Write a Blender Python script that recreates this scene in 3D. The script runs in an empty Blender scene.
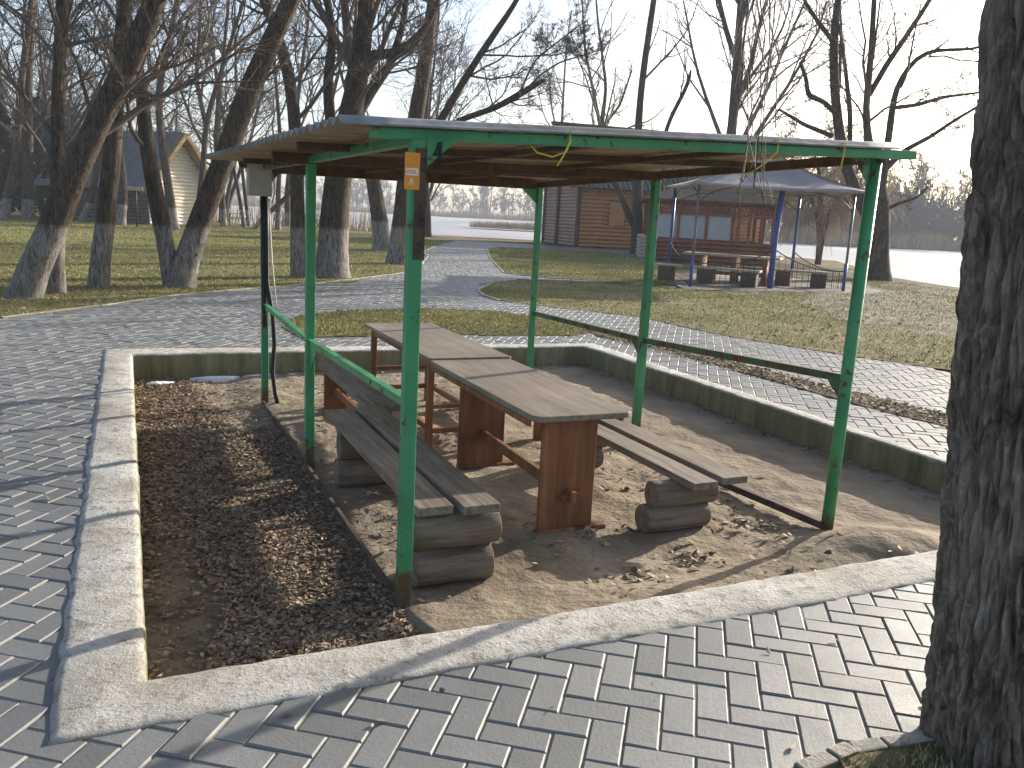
import bpy, math, random
import numpy as np
from mathutils import Vector, noise as mnoise
from mathutils.geometry import tessellate_polygon
rng = np.random.default_rng(7); random.seed(7)
sc = bpy.context.scene; COL = sc.collection
R = math.radians
# ------------------------------------------------------------------ camera maths
FPX, PITCH, ROLL, CAMH = 850.0, R(11.267), R(3.102), 1.591
_f = np.array([0, math.cos(PITCH), -math.sin(PITCH)]); _u0 = np.array([0, math.sin(PITCH), math.cos(PITCH)]); _r0 = np.array([1., 0, 0])
CR = math.cos(ROLL) * _r0 + math.sin(ROLL) * _u0
CU = -math.sin(ROLL) * _r0 + math.cos(ROLL) * _u0
EYE = np.array([0, 0, CAMH])
def ray(px, py): return ((px - 512) * CR - (py - 384) * CU) / FPX + _f
def U(px, py, z=0.0):
    d = ray(px, py); return EYE + d * ((z - CAMH) / d[2])
def PX(px, py, Y):
    d = ray(px, py); return EYE + d * (Y / d[1])
# ------------------------------------------------------------------ objects and properties
def tag(o, label, cat, group=None, kind=None):
    o['label'] = label; o['category'] = cat
    if group: o['group'] = group
    if kind: o['kind'] = kind
    return o
def empty(name, loc=(0, 0, 0), rz=0.0):
    o = bpy.data.objects.new(name, None); COL.objects.link(o); o.location = loc; o.rotation_euler = (0, 0, rz); o.empty_display_size = .2
    return o
def thing(name, label, cat, loc=(0, 0, 0), rz=0.0, group=None): return tag(empty(name, loc, rz), label, cat, group)
def raw_mesh(name, V, quads=None, tris=None, smooth=False):
    me = bpy.data.meshes.new(name); V = np.asarray(V, np.float32).reshape(-1, 3)
    nq = 0 if quads is None else len(quads); nt = 0 if tris is None else len(tris)
    me.vertices.add(len(V)); me.vertices.foreach_set('co', V.ravel())
    li = []
    if nq: li.append(np.asarray(quads, np.int32).ravel())
    if nt: li.append(np.asarray(tris, np.int32).ravel())
    li = np.concatenate(li); me.loops.add(len(li)); me.loops.foreach_set('vertex_index', li)
    me.polygons.add(nq + nt)
    me.polygons.foreach_set('loop_start', np.concatenate([np.arange(nq) * 4, nq * 4 + np.arange(nt) * 3]).astype(np.int32))
    me.polygons.foreach_set('use_smooth', np.full(nq + nt, bool(smooth)))
    me.update(calc_edges=True); return me
def link(name, me, mat, parent=None):
    o = bpy.data.objects.new(name, me); COL.objects.link(o)
    if mat: me.materials.clear(); me.materials.append(mat)
    if parent: o.parent = parent
    return o
def copy_tree(o, parent=None):
    c = o.copy(); COL.objects.link(c)
    if parent: c.parent = parent
    for ch in list(o.children): copy_tree(ch, c)
    return c
class MB:
    def __init__(s): s.v = []; s.f = []; s.smooth = []
    def add(s, V, F, smooth=False):
        b = len(s.v); s.v += [tuple(map(float, p)) for p in V]; s.f += [tuple(b + i for i in f) for f in F]; s.smooth += [smooth] * len(F); return s
    def box(s, c, d, rz=0.0, rx=0.0):
        V = []
        for z in (-.5, .5):
            for x, y in ((-.5, -.5), (.5, -.5), (.5, .5), (-.5, .5)):
                p = Vector((x * d[0], y * d[1], z * d[2]))
                if rx: p.rotate(__import__('mathutils').Euler((rx, 0, 0)))
                if rz: p.rotate(__import__('mathutils').Euler((0, 0, rz)))
                V.append((p.x + c[0], p.y + c[1], p.z + c[2]))
        return s.add(V, [(3, 2, 1, 0), (4, 5, 6, 7), (0, 1, 5, 4), (1, 2, 6, 5), (2, 3, 7, 6), (3, 0, 4, 7)])
    def bar(s, p0, p1, w, h, up=(0, 0, 1)):
        p0 = Vector(p0); p1 = Vector(p1); t = (p1 - p0).normalized(); u = Vector(up)
        if abs(t.dot(u)) > .95: u = Vector((0, 1, 0))
        a = t.cross(u).normalized(); b = a.cross(t)
        V = [p + a * (i * w / 2) + b * (j * h / 2) for p in (p0, p1) for i, j in ((-1, -1), (1, -1), (1, 1), (-1, 1))]
        return s.add(V, [(0, 1, 2, 3), (7, 6, 5, 4), (0, 4, 5, 1), (1, 5, 6, 2), (2, 6, 7, 3), (3, 7, 4, 0)])
    def tube(s, pts, rad, n=8, cap=True):
        pts = [Vector(p) for p in pts]; m = len(pts)
        if not hasattr(rad, '__len__'): rad = [rad] * m
        V = []; u = None
        for i, p in enumerate(pts):
            t = (pts[min(i + 1, m - 1)] - pts[max(i - 1, 0)]).normalized()
            if u is None: u = t.orthogonal().normalized()
            u = (u - t * u.dot(t)).normalized(); w = t.cross(u)
            V += [p + (u * math.cos(2 * math.pi * k / n) + w * math.sin(2 * math.pi * k / n)) * rad[i] for k in range(n)]
        b = len(s.v)
        F = [(i * n + k, i * n + (k + 1) % n, (i + 1) * n + (k + 1) % n, (i + 1) * n + k) for i in range(m - 1) for k in range(n)]
        s.add(V, F, True)
        if cap: s.add([], []); s.f += [tuple(b + k for k in reversed(range(n))), tuple(b + (m - 1) * n + k for k in range(n))]; s.smooth += [False, False]
        return s
    def prism(s, poly, off):
        n = len(poly); off = Vector(off); V = [Vector(p) for p in poly] + [Vector(p) + off for p in poly]
        return s.add(V, [tuple(reversed(range(n))), tuple(range(n, 2 * n))] + [(i, (i + 1) % n, n + (i + 1) % n, n + i) for i in range(n)])
    def build(s, name, mat, parent=None, bevel=0.0, label=None):
        me = bpy.data.meshes.new(name); me.from_pydata(s.v, [], s.f); me.polygons.foreach_set('use_smooth', s.smooth)
        o = link(name, me, mat, parent)
        if bevel:
            b = o.modifiers.new('bevel', 'BEVEL'); b.width = bevel; b.segments = 2; b.limit_method = 'ANGLE'; b.angle_limit = R(40)
        if label: o['label'] = label
        return o
# ------------------------------------------------------------------ materials
class NT:
    def __init__(s, name):
        s.m = bpy.data.materials.new(name); s.m.use_nodes = True; s.t = s.m.node_tree; s.b = s.t.nodes['Principled BSDF']; s._c = {}
    def n(s, typ, **kw):
        x = s.t.nodes.new(typ)
        for k, v in kw.items():
            if k in x.inputs.keys(): x.inputs[k].default_value = v
            else: setattr(x, k, v)
        return x
    def l(s, a, b): s.t.links.new(a, b)
    def coord(s, scale=(1, 1, 1), kind='Object', rot=(0, 0, 0)):
        tc = s.n('ShaderNodeTexCoord'); mp = s.n('ShaderNodeMapping'); mp.inputs['Scale'].default_value = scale; mp.inputs['Rotation'].default_value = rot
        s.l(tc.outputs[kind], mp.inputs['Vector']); return mp.outputs[0]
    def noise(s, scale, detail=6, rough=.6, co=None, dist=0.0):
        x = s.n('ShaderNodeTexNoise', Scale=scale, Detail=detail, Roughness=rough, Distortion=dist)
        if co is not None: s.l(co, x.inputs['Vector'])
        return x.outputs['Fac']
    def ramp(s, fac, stops):
        r = s.n('ShaderNodeValToRGB'); e = r.color_ramp.elements
        while len(e) < len(stops): e.new(.5)
        for i, (p, c) in enumerate(stops): e[i].position = p; e[i].color = (*c, 1) if hasattr(c, '__len__') else (c, c, c, 1)
        s.l(fac, r.inputs[0]); return r.outputs[0]
    def mix(s, fac, a, b, mode='MIX'):
        x = s.n('ShaderNodeMix', data_type='RGBA', blend_type=mode)
        for v, sock in ((fac, x.inputs[0]), (a, x.inputs[6]), (b, x.inputs[7])):
            if isinstance(v, (int, float)): sock.default_value = v
            elif isinstance(v, tuple): sock.default_value = (*v, 1)
            else: s.l(v, sock)
        return x.outputs[2]
    def math(s, op, a, b=0.0):
        x = s.n('ShaderNodeMath', operation=op)
        for v, k in ((a, 0), (b, 1)):
            if isinstance(v, (int, float)): x.inputs[k].default_value = v
            else: s.l(v, x.inputs[k])
        return x.outputs[0]
    def col(s, c):
        if isinstance(c, tuple): s.b.inputs['Base Color'].default_value = (*c, 1)
        else: s.l(c, s.b.inputs['Base Color'])
    def rough(s, r, spec=.5):
        if isinstance(r, (int, float)): s.b.inputs['Roughness'].default_value = r
        else: s.l(r, s.b.inputs['Roughness'])
        s.b.inputs['Specular IOR Level'].default_value = spec
    def bump(s, h, strength=.5, dist=.01):
        x = s.n('ShaderNodeBump', Strength=strength, Distance=dist); s.l(h, x.inputs['Height']); s.l(x.outputs[0], s.b.inputs['Normal'])
def mat_noise(name, stops, scale=5, co=(1, 1, 1), rough=.8, bump=.4, dist=.01, spec=.3, detail=7, mod=None, modscale=.6):
    m = NT(name); c = m.coord(co); f = m.noise(scale, detail, .65, c)
    col = m.ramp(f, stops)
    if mod: col = m.mix(m.ramp(m.noise(modscale, 4, .5, m.coord()), [(.35, 0), (.65, 1)]), col, m.mix(1.0, col, mod, 'MULTIPLY'))
    m.col(col); m.rough(rough, spec); m.bump(m.noise(scale * 3, 6, .7, c), bump, dist); return m.m
def mat_wood(name, dark, light, stretch=(14, .9, 14), rough=.75, bump=.5, stain=None):
    m = NT(name); c = m.coord(stretch); f = m.noise(1.6, 8, .7, c, .6)
    col = m.ramp(f, [(.28, dark), (.72, light)])
    f2 = m.noise(1.3, 5, .6, m.coord())
    col = m.mix(m.ramp(f2, [(.4, 0), (.7, .75)]), col, m.mix(1.0, col, stain or (.55, .52, .5), 'MULTIPLY'))
    m.col(col); m.rough(rough, .3); m.bump(m.noise(4, 6, .7, c), bump, .006); return m.m
def mat_paint(name, col, rust=(.10, .045, .022), amount=.63, rough=.42, col2=None, lowrust=None):
    m = NT(name); c = m.coord(); f = m.noise(9, 8, .72, c)
    base = m.ramp(m.noise(3, 4, .5, c), [(.3, tuple(x * .8 for x in col)), (.7, col2 or col)])
    edge = m.ramp(f, [(amount, 0), (amount + .03, 1)])
    if lowrust:
        s = m.n('ShaderNodeSeparateXYZ'); tc = m.n('ShaderNodeTexCoord'); m.l(tc.outputs['Object'], s.inputs[0])
        z = m.math('ADD', s.outputs[2], m.math('MULTIPLY', f, .5)); edge = m.mix(m.ramp(z, [(lowrust + .2, 1), (lowrust + .28, 0)]), edge, (.9, .9, .9))
    colr = m.ramp(m.noise(30, 6, .7, c), [(.3, tuple(x * .5 for x in rust)), (.7, tuple(x * 1.6 for x in rust))])
    m.col(m.mix(edge, base, colr)); m.rough(m.mix(edge, (rough,) * 3, (.85,) * 3), .45); m.bump(m.noise(25, 6, .7, c), .25, .003); return m.m
def mat_bark(name, dark, light, sc_=1.0, white=None, moss=None, strength=1.0, zs=1.6):
    m = NT(name); c = m.coord((9 * sc_, 9 * sc_, zs * sc_)); f = m.noise(1.7, 9, .72, c, 1.2)
    col = m.ramp(f, [(.36, dark), (.5, tuple((a + b) * .42 for a, b in zip(dark, light))), (.64, light)])
    if white:
        s = m.n('ShaderNodeSeparateXYZ'); tc = m.n('ShaderNodeTexCoord'); m.l(tc.outputs['Object'], s.inputs[0])
        z = m.math('ADD', s.outputs[2], m.math('MULTIPLY', m.noise(8, 5, .6, c), .25))
        w = m.ramp(m.math('MULTIPLY', z, .25), [((white[0] + .1) * .25, .85), ((white[0] + .18) * .25, 0)])
        w = m.math('MULTIPLY', w, m.ramp(f, [(.38, .15), (.6, 1)])); col = m.mix(w, col, white[1])
    if moss: col = m.mix(m.ramp(m.noise(2.2, 5, .6, m.coord()), [(.5, 0), (.75, .6)]), col, moss)
    m.col(col); m.rough(.92, .15); m.bump(f, strength, .05 / sc_); return m.m
GREEN = (.035, .25, .10)
M = {}
M['green'] = mat_paint('green_paint', GREEN, amount=.585, col2=(.06, .33, .14), lowrust=.16)
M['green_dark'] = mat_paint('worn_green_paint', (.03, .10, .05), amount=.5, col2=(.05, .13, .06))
M['rusty'] = mat_paint('rusty_steel', (.10, .07, .05), rust=(.05, .033, .025), amount=.5, rough=.85)
M['table_top'] = mat_wood('varnished_tabletop_boards', (.14, .115, .09), (.34, .285, .23), (16, .8, 16), .5, .35)
M['table_leg'] = mat_wood('red_brown_boards', (.13, .05, .022), (.36, .155, .065), (12, 12, .8), .55, .5, (.4, .33, .3))
M['bench'] = mat_wood('grey_bench_planks', (.085, .068, .053), (.34, .28, .225), (22, 1.0, 22), .7, .6)
M['log'] = mat_wood('weathered_logs', (.07, .055, .042), (.30, .24, .18), (1.2, 20, 20), .8, .7)
M['brown_beam'] = mat_wood('brown_timber', (.07, .045, .03), (.18, .125, .08), (6, 6, 6), .85, .6)
M['sheet'] = mat_noise('weathered_asbestos_sheet', [(.3, (.20, .20, .20)), (.55, (.34, .34, .34)), (.75, (.46, .46, .45))], 6, rough=.9, bump=.5, dist=.006, mod=(.5, .52, .45))
M['ceiling'] = mat_noise('dusty_sheet_underside', [(.3, (.24, .18, .115)), (.7, (.44, .34, .23))], 3, (1, 5, 1), rough=.95, bump=.3)
M['concrete'] = None
def mk_concrete():
    m = NT('weathered_concrete'); c = m.coord(); f = m.noise(3.5, 9, .7, c); g = m.noise(16, 8, .75, c); h = m.noise(1.4, 5, .6, c)
    col = m.ramp(f, [(.25, (.33, .31, .27)), (.5, (.53, .505, .46)), (.75, (.70, .68, .63))])
    col = m.mix(m.ramp(g, [(.53, 0), (.64, .85)]), col, (.20, .175, .14)); col = m.mix(m.ramp(h, [(.46, 0), (.62, .6)]), col, (.31, .275, .215)); col = m.mix(m.ramp(m.noise(55, 5, .7, c), [(.60, 0), (.68, .8)]), col, (.09, .08, .065))
    ge = m.n('ShaderNodeNewGeometry'); s = m.n('ShaderNodeSeparateXYZ'); m.l(ge.outputs['Normal'], s.inputs[0])
    side = m.ramp(s.outputs[2], [(.3, 1), (.75, 0)])
    stain = m.ramp(m.noise(2.5, 7, .7, m.coord((3, 3, .4))), [(.3, (.10, .095, .045)), (.55, (.22, .20, .11)), (.78, (.33, .31, .22))])
    col = m.mix(side, col, stain)
    m.col(col); m.rough(.9, .25); m.bump(m.math('ADD', m.math('ADD', g, f), m.math('MULTIPLY', m.noise(50, 5, .7, c), .5)), 1.0, .02); return m.m
M['concrete'] = mk_concrete()
def mk_brick():
    m = NT('grey_paver'); ge = m.n('ShaderNodeNewGeometry'); c = m.coord()
    col = m.ramp(ge.outputs['Random Per Island'], [(0, (.145, .149, .149)), (.5, (.183, .188, .187)), (1, (.225, .228, .226))])
    col = m.mix(m.ramp(m.noise(1.1, 6, .65, c), [(.38, 0), (.7, .55)]), col, m.mix(1.0, col, (.72, .69, .62), 'MULTIPLY'))
    col = m.mix(m.ramp(m.noise(60, 5, .7, c), [(.35, .35), (.62, 0)]), col, m.mix(1.0, col, (.68, .67, .66), 'MULTIPLY'))
    col = m.mix(m.ramp(m.noise(7, 8, .75, c), [(.62, 0), (.74, .5)]), col, (.33, .32, .29))
    s = m.n('ShaderNodeSeparateXYZ'); m.l(ge.outputs['True Normal'], s.inputs[0])
    col = m.mix(m.ramp(s.outputs[2], [(.8, .7), (.97, 0)]), col, (.20, .19, .17))
    m.col(col); m.rough(m.ramp(m.noise(5, 6, .7, c), [(.3, .44), (.7, .66)]), .5); m.bump(m.noise(70, 7, .8, c), .6, .004); return m.m
M['brick'] = mk_brick()
def mk_sand(name, a, b, c_, scale=1.3, bd=.03, foot=True):
    m = NT(name); c = m.coord(); f = m.noise(scale, 8, .65, c); g = m.noise(22, 8, .75, c)
    col = m.ramp(f, [(.3, a), (.52, b), (.72, c_)]); col = m.mix(m.ramp(g, [(.58, 0), (.7, .5)]), col, tuple(x * .45 for x in a))
    m.col(col); m.rough(.95, .15)
    h = m.math('ADD', m.math('MULTIPLY', m.noise(5.5, 5, .55, c), 1.2), m.math('MULTIPLY', g, .35)); m.bump(h, 1.0, bd); return m.m
M['sand'] = mk_sand('trampled_sand', (.17, .135, .095), (.265, .215, .155), (.33, .275, .205))
M['leafbed'] = mk_sand('leaf_mould', (.13, .10, .07), (.20, .16, .11), (.27, .22, .16), 2.5)
M['joint'] = mk_sand('joint_sand', (.20, .185, .15), (.26, .24, .20), (.32, .30, .26), 3, .01)
M['dirt'] = mk_sand('dry_dirt_with_grass', (.085, .07, .04), (.16, .13, .08), (.22, .19, .13), 1.1, .04)
def mk_grassground(name, bare=.25):
    m = NT(name); c = m.coord(); f = m.noise(.55, 7, .65, c); g = m.noise(14, 8, .8, c)
    col = m.ramp(f, [(.3, (.12, .135, .04)), (.5, (.25, .235, .08)), (.7, (.38, .32, .14))])
    col = m.mix(m.ramp(g, [(.4, .6), (.6, 0)]), col, (.07, .06, .03)); col = m.mix(m.ramp(m.noise(.32, 7, .7, c), [(.47, 0), (.6, bare)]), col, (.30, .25, .17)); m.col(col); m.rough(.95, .1); m.bump(g, 1.0, .05); return m.m
M['dirt_pale'] = mk_sand('pale_bare_earth', (.16, .135, .085), (.26, .225, .165), (.34, .30, .235), 1.6, .05); M['dirt_slab'] = mk_sand('trodden_slab', (.17, .155, .13), (.24, .22, .19), (.31, .29, .25), 1.2, .02)
M['lawn'] = mk_grassground('winter_lawn'); M['lawn_worn'] = mk_grassground('worn_lawn', .95)
def mk_ground():
    m = NT('dry_grass_ground'); c = m.coord(); f = m.noise(.35, 8, .7, c); g = m.noise(9, 8, .8, c)
    col = m.ramp(f, [(.33, (.10, .095, .035)), (.47, (.19, .155, .075)), (.6, (.30, .25, .175)), (.75, (.36, .31, .24))])
    col = m.mix(m.ramp(g, [(.42, .6), (.6, 0)]), col, (.07, .06, .035)); m.col(col); m.rough(.95, .1); m.bump(g, 1.0, .08); return m.m
M['ground'] = mk_ground()
def mk_blades():
    m = NT('grass_blades'); ge = m.n('ShaderNodeNewGeometry')
    col = m.ramp(ge.outputs['Random Per Island'], [(0, (.13, .15, .04)), (.3, (.25, .25, .07)), (.55, (.42, .37, .14)), (1, (.58, .48, .24))])
    f = m.noise(.5, 5, .6, m.coord()); col = m.mix(m.ramp(f, [(.4, .55), (.62, 0)]), col, (.11, .135, .035))
    m.col(col); m.rough(.8, .2); m.b.inputs['Subsurface Weight'].default_value = 0; return m.m
M['blades'] = mk_blades()
def mk_leaf():
    m = NT('dry_leaves'); ge = m.n('ShaderNodeNewGeometry')
    col = m.ramp(ge.outputs['Random Per Island'], [(0, (.10, .064, .040)), (.45, (.20, .135, .083)), (.75, (.30, .215, .138)), (.95, (.44, .34, .23)), (1, (.32, .14, .06))])
    m.col(col); m.rough(.7, .3); return m.m
M['leaf'] = mk_leaf()
def mk_water():
    m = NT('frozen_lake'); c = m.coord((1, .25, 1)); f = m.noise(.05, 7, .6, c, .5); g = m.noise(1.2, 6, .7, m.coord())
    col = m.ramp(f, [(.38, (.27, .29, .32)), (.5, (.36, .35, .35)), (.62, (.46, .44, .43))]); m.col(col); m.rough(m.ramp(f, [(.35, .45), (.6, .75)]), .3); m.bump(g, .3, .05); return m.m
M['water'] = mk_water()
M['bark'] = mat_bark('willow_bark', (.014, .011, .009), (.15, .117, .09), 1.5, (1.05, (.36, .335, .305)), (.10, .10, .055))
M['bark_far'] = mat_bark('bark', (.028, .021, .017), (.16, .123, .095), .8, (1.0, (.40, .37, .34)))
M['bark_bare'] = mat_bark('grey_bark', (.026, .02, .016), (.15, .12, .095), .9)
M['bark_near'] = mat_bark('deep_furrowed_bark', (.075, .06, .048), (.40, .33, .265), 1.5, None, (.50, .445, .38), .9, 3.2)
M['twig'] = mat_noise('twigs', [(.3, (.06, .046, .036)), (.7, (.18, .14, .11))], 3, bump=0, rough=.8)
M['twig_tan'] = mat_noise('tan_twigs', [(.3, (.22, .16, .10)), (.7, (.42, .33, .22))], 3, bump=0, rough=.8)
M['twig_far'] = mat_noise('far_twigs', [(.3, (.05, .044, .042)), (.7, (.12, .105, .095))], .5, bump=0, rough=.9)
M['reed'] = mat_noise('reeds', [(.3, (.24, .17, .09)), (.7, (.45, .35, .21))], .6, bump=0, rough=.9)
M['conifer'] = mat_noise('conifer_green', [(.3, (.02, .035, .014)), (.7, (.06, .085, .03))], 2, bump=.2, rough=.9)
M['snow'] = mat_noise('old_snow', [(.3, (.6, .62, .66)), (.7, (.85, .86, .88))], 12, bump=.6, dist=.02, rough=.6)
M['grey_box'] = mat_noise('grey_enamel', [(.3, (.34, .34, .31)), (.7, (.46, .46, .42))], 4, bump=.05, rough=.4, spec=.5)
M['black'] = mat_noise('black_rubber', [(.3, (.012, .012, .013)), (.7, (.03, .03, .032))], 10, bump=.1, rough=.55)
M['white_wire'] = mat_noise('white_cable', [(.3, (.55, .55, .52)), (.7, (.7, .7, .67))], 10, bump=0, rough=.5)
M['orange'] = mat_noise('orange_plate', [(.3, (.62, .25, .03)), (.7, (.75, .33, .05))], 14, bump=.05, rough=.5)
M['white_print'] = mat_noise('white_print', [(.3, (.62, .58, .5)), (.7, (.78, .76, .7))], 20, bump=0, rough=.6)
M['black_print'] = mat_noise('black_paint', [(.3, (.01, .012, .01)), (.7, (.02, .022, .02))], 20, bump=0, rough=.6)
M['yellow'] = mat_noise('yellow_ribbon', [(.3, (.55, .42, .04)), (.7, (.75, .62, .10))], 20, bump=0, rough=.5)
M['blue'] = mat_paint('blue_paint', (.035, .06, .26), amount=.7, col2=(.06, .10, .36))
M['greypole'] = mat_paint('grey_pole_paint', (.13, .12, .14), amount=.62, col2=(.18, .17, .19))
def mk_canvas():
    m = NT('grey_canvas'); c = m.coord(); col = m.ramp(m.noise(1.2, 6, .6, c), [(.3, (.36, .335, .335)), (.7, (.46, .43, .43))]); m.col(col); m.rough(.7, .3)
    tr = m.n('ShaderNodeBsdfTranslucent'); tr.inputs[0].default_value = (.32, .3, .31, 1); mx = m.n('ShaderNodeMixShader'); mx.inputs[0].default_value = .35
    out = m.t.nodes['Material Output']; m.l(m.b.outputs[0], mx.inputs[1]); m.l(tr.outputs[0], mx.inputs[2]); m.l(mx.outputs[0], out.inputs[0]); return m.m
M['canvas'] = mk_canvas()
M['logwall'] = mat_wood('varnished_log_wall', (.42, .21, .09), (.72, .41, .19), (1.2, 1.2, 16), .5, .3, (.75, .7, .65))
M['logpink'] = mat_wood('pinkish_log_wall', (.32, .21, .17), (.54, .39, .33), (1.2, 1.2, 16), .6, .3, (.8, .78, .78))  # pinker, greyer log colour for the cabin's left side
M['logpale'] = mat_wood('pale_logs', (.34, .29, .25), (.55, .49, .43), (1.2, 1.2, 16), .6, .3, (.8, .8, .8))
M['redwood'] = mat_wood('red_brown_stain', (.17, .06, .032), (.36, .14, .075), (6, 6, 6), .5, .3)
M['shadelog'] = mat_wood('shade_toned_log_wall', (.10, .085, .07), (.20, .17, .14), (1.2, 1.2, 16), .7, .3)  # shaded house walls: the shade is put into the log colour
M['sunlog'] = mat_wood('sun_toned_log_gable', (.72, .66, .54), (.86, .81, .70), (1.2, 1.2, 16), .6, .2, (.9, .88, .84))  # sunlit gable of the same house, sunlight painted in as a near-white tone
M['thatch'] = mat_wood('straw_roof', (.20, .145, .07), (.42, .31, .16), (10, 10, 10), .9, .8)
M['roofgrey'] = mat_noise('grey_roof', [(.3, (.13, .135, .15)), (.7, (.22, .225, .24))], 2, (1, 1, 1), rough=.6, bump=.2)
M['roofgreen'] = mat_noise('dark_green_roof', [(.3, (.035, .05, .045)), (.7, (.07, .09, .08))], 3, rough=.55, bump=.2)
M['glass'] = mat_noise('window_glass', [(.3, (.10, .12, .14)), (.7, (.18, .2, .22))], 3, bump=0, rough=.08, spec=.6)
M['pane'] = mat_noise('sky_tinted_glazing', [(.3, (.30, .34, .36)), (.7, (.42, .45, .46))], 1.2, bump=0, rough=.12, spec=.6)  # grey-blue sky reflection is put into the pane colour
M['palewood'] = mat_wood('pale_boards', (.34, .29, .22), (.55, .49, .38), (10, 10, 10), .6, .3)
M['darkwood'] = mat_wood('dark_boards', (.07, .045, .03), (.15, .10, .07), (10, 10, 10), .7, .3)
M['stone'] = mat_noise('slab', [(.3, (.33, .32, .30)), (.7, (.47, .46, .43))], 4, rough=.85, bump=.5)
# ------------------------------------------------------------------ ground, pit, lake
IN = [np.array(p) for p in ((-1.16, 2.57), (3.65, 4.82), (.87, 10.61), (-3.81, 8.37))]      # inner pit corners (near-left, near-right, far-right, far-left)
OUT = [np.array(p) for p in ((-1.30, 2.21), (3.85, 4.62), (1.02, 10.95), (-4.22, 8.62))]
MIDQ = [(a + b) / 2 for a, b in zip(IN, OUT)]
SHORE = [(60, -40), (40, 2), (22, 17), (15.2, 25), (14.6, 30), (14.4, 35), (16.5, 42), (18, 49), (14, 55), (5, 58), (-6, 57), (-40, 62), (-160, 72), (-160, -40)]
def sheet(name, outer, z, mat, holes=(), kind='structure'):
    polys = [[Vector((p[0], p[1], 0)) for p in outer]] + [[Vector((p[0], p[1], 0)) for p in h] for h in holes]
    T = tessellate_polygon(polys); V = [(p.x, p.y, z) for q in polys for p in q]; F = []
    for t in T:
        a, b, c = (Vector(V[i]) for i in t); F.append(t if (b - a).cross(c - a).z > 0 else (t[0], t[2], t[1]))
    mb = MB(); mb.add(V, F); o = mb.build(name, mat); o['kind'] = kind; return o
g = sheet('ground', SHORE, -.012, M['ground'], [MIDQ])
mb = MB(); n = len(SHORE); cx = Vector((-10, 20, 0))       # the bank down to the ice
mb.add([(x, y, -.012) for x, y in SHORE] + [(x + (Vector((x, y, 0)) - cx).normalized().x * 1.6, y + (Vector((x, y, 0)) - cx).normalized().y * 1.6, -.9) for x, y in SHORE],
       [(i + 1, i, n + i, n + i + 1) for i in range(n - 1)])
mb.build('lake_bank', M['dirt'])['kind'] = 'structure'
sheet('frozen_lake_water', [(-700, -100), (700, -100), (700, 900), (-700, 900)], -.65, M['water'])
FARS = [(-600, 335), (-120, 330), (-27, 326), (4, 345), (22, 300), (34, 170), (52, 138), (80, 158), (120, 150), (260, 60), (700, 40)]
sheet('far_bank', FARS + [(700, 900), (-600, 900)], -.1, M['dirt'])
sheet('reed_islet', [(-8, 122), (-2, 119), (5, 120), (8, 124), (4, 128), (-4, 127)], -.3, M['ground'])
# pit floor: a grid between the inner corners
FLOOR = -.22
def bil(u, v): return (IN[0] * (1 - u) + IN[1] * u) * (1 - v) + (IN[3] * (1 - u) + IN[2] * u) * v
AZ = R(24.7); N1 = np.array([-.452, 3.682]); CA, SA = math.cos(AZ), math.sin(AZ)
def toL(p): d = np.asarray(p)[:2] - N1; return d[0] * CA + d[1] * SA, -d[0] * SA + d[1] * CA
def toW(x, y): return N1[0] + x * CA - y * SA, N1[1] + x * SA + y * CA
def floor_z(x, y):
    lx, ly = toL((x, y))
    z = FLOOR + .018 * mnoise.noise(Vector((x * 1.7, y * 1.7, 3))) + .014 * mnoise.noise(Vector((x * 5, y * 5, 9))) + .006 * mnoise.noise(Vector((x * 10, y * 10, 4))) + .003 * mnoise.noise(Vector((x * 21, y * 21, 7)))
    if lx < .06: k_ = min(1, (.06 - lx) / .34); z += -.05 * k_ * k_ * (3 - 2 * k_) + .025 * max(0, min(1, (-lx) / .9))
    z += .13 * math.exp(-((lx - 2.75) / .55) ** 2 - ((ly + .25) / .32) ** 2)         # sand heaped against the near kerb
    z += .07 * math.exp(-((ly + .45) / .28) ** 2) * (1 if lx > 0 else .3)
    return z
GN = 230
V = []
for j in range(GN + 1):
    for i in range(GN + 1):
        u = -.012 + 1.024 * i / GN; v = -.012 + 1.024 * j / GN; p = bil(u, v); V.append((p[0], p[1], floor_z(*p)))
F = [(j * (GN + 1) + i, j * (GN + 1) + i + 1, (j + 1) * (GN + 1) + i + 1, (j + 1) * (GN + 1) + i) for j in range(GN) for i in range(GN)]
me = raw_mesh('sand_floor', V, F, smooth=True); me.materials.append(M['sand']); me.materials.append(M['leafbed'])
def edge_wob(ly): return .06 * math.sin(ly * 3.1) + .05 * math.sin(ly * 7.7)
for pl in me.polygons:
    c = pl.center; lx, ly = toL((c.x, c.y)); pl.material_index = 1 if (lx < -.03 and ly < 3.1 + .35 * math.sin(lx * 4) + 5 * max(0, -lx - .3)) else 0
o = bpy.data.objects.new('sand_floor', me); COL.objects.link(o); o['kind'] = 'structure'
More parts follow.
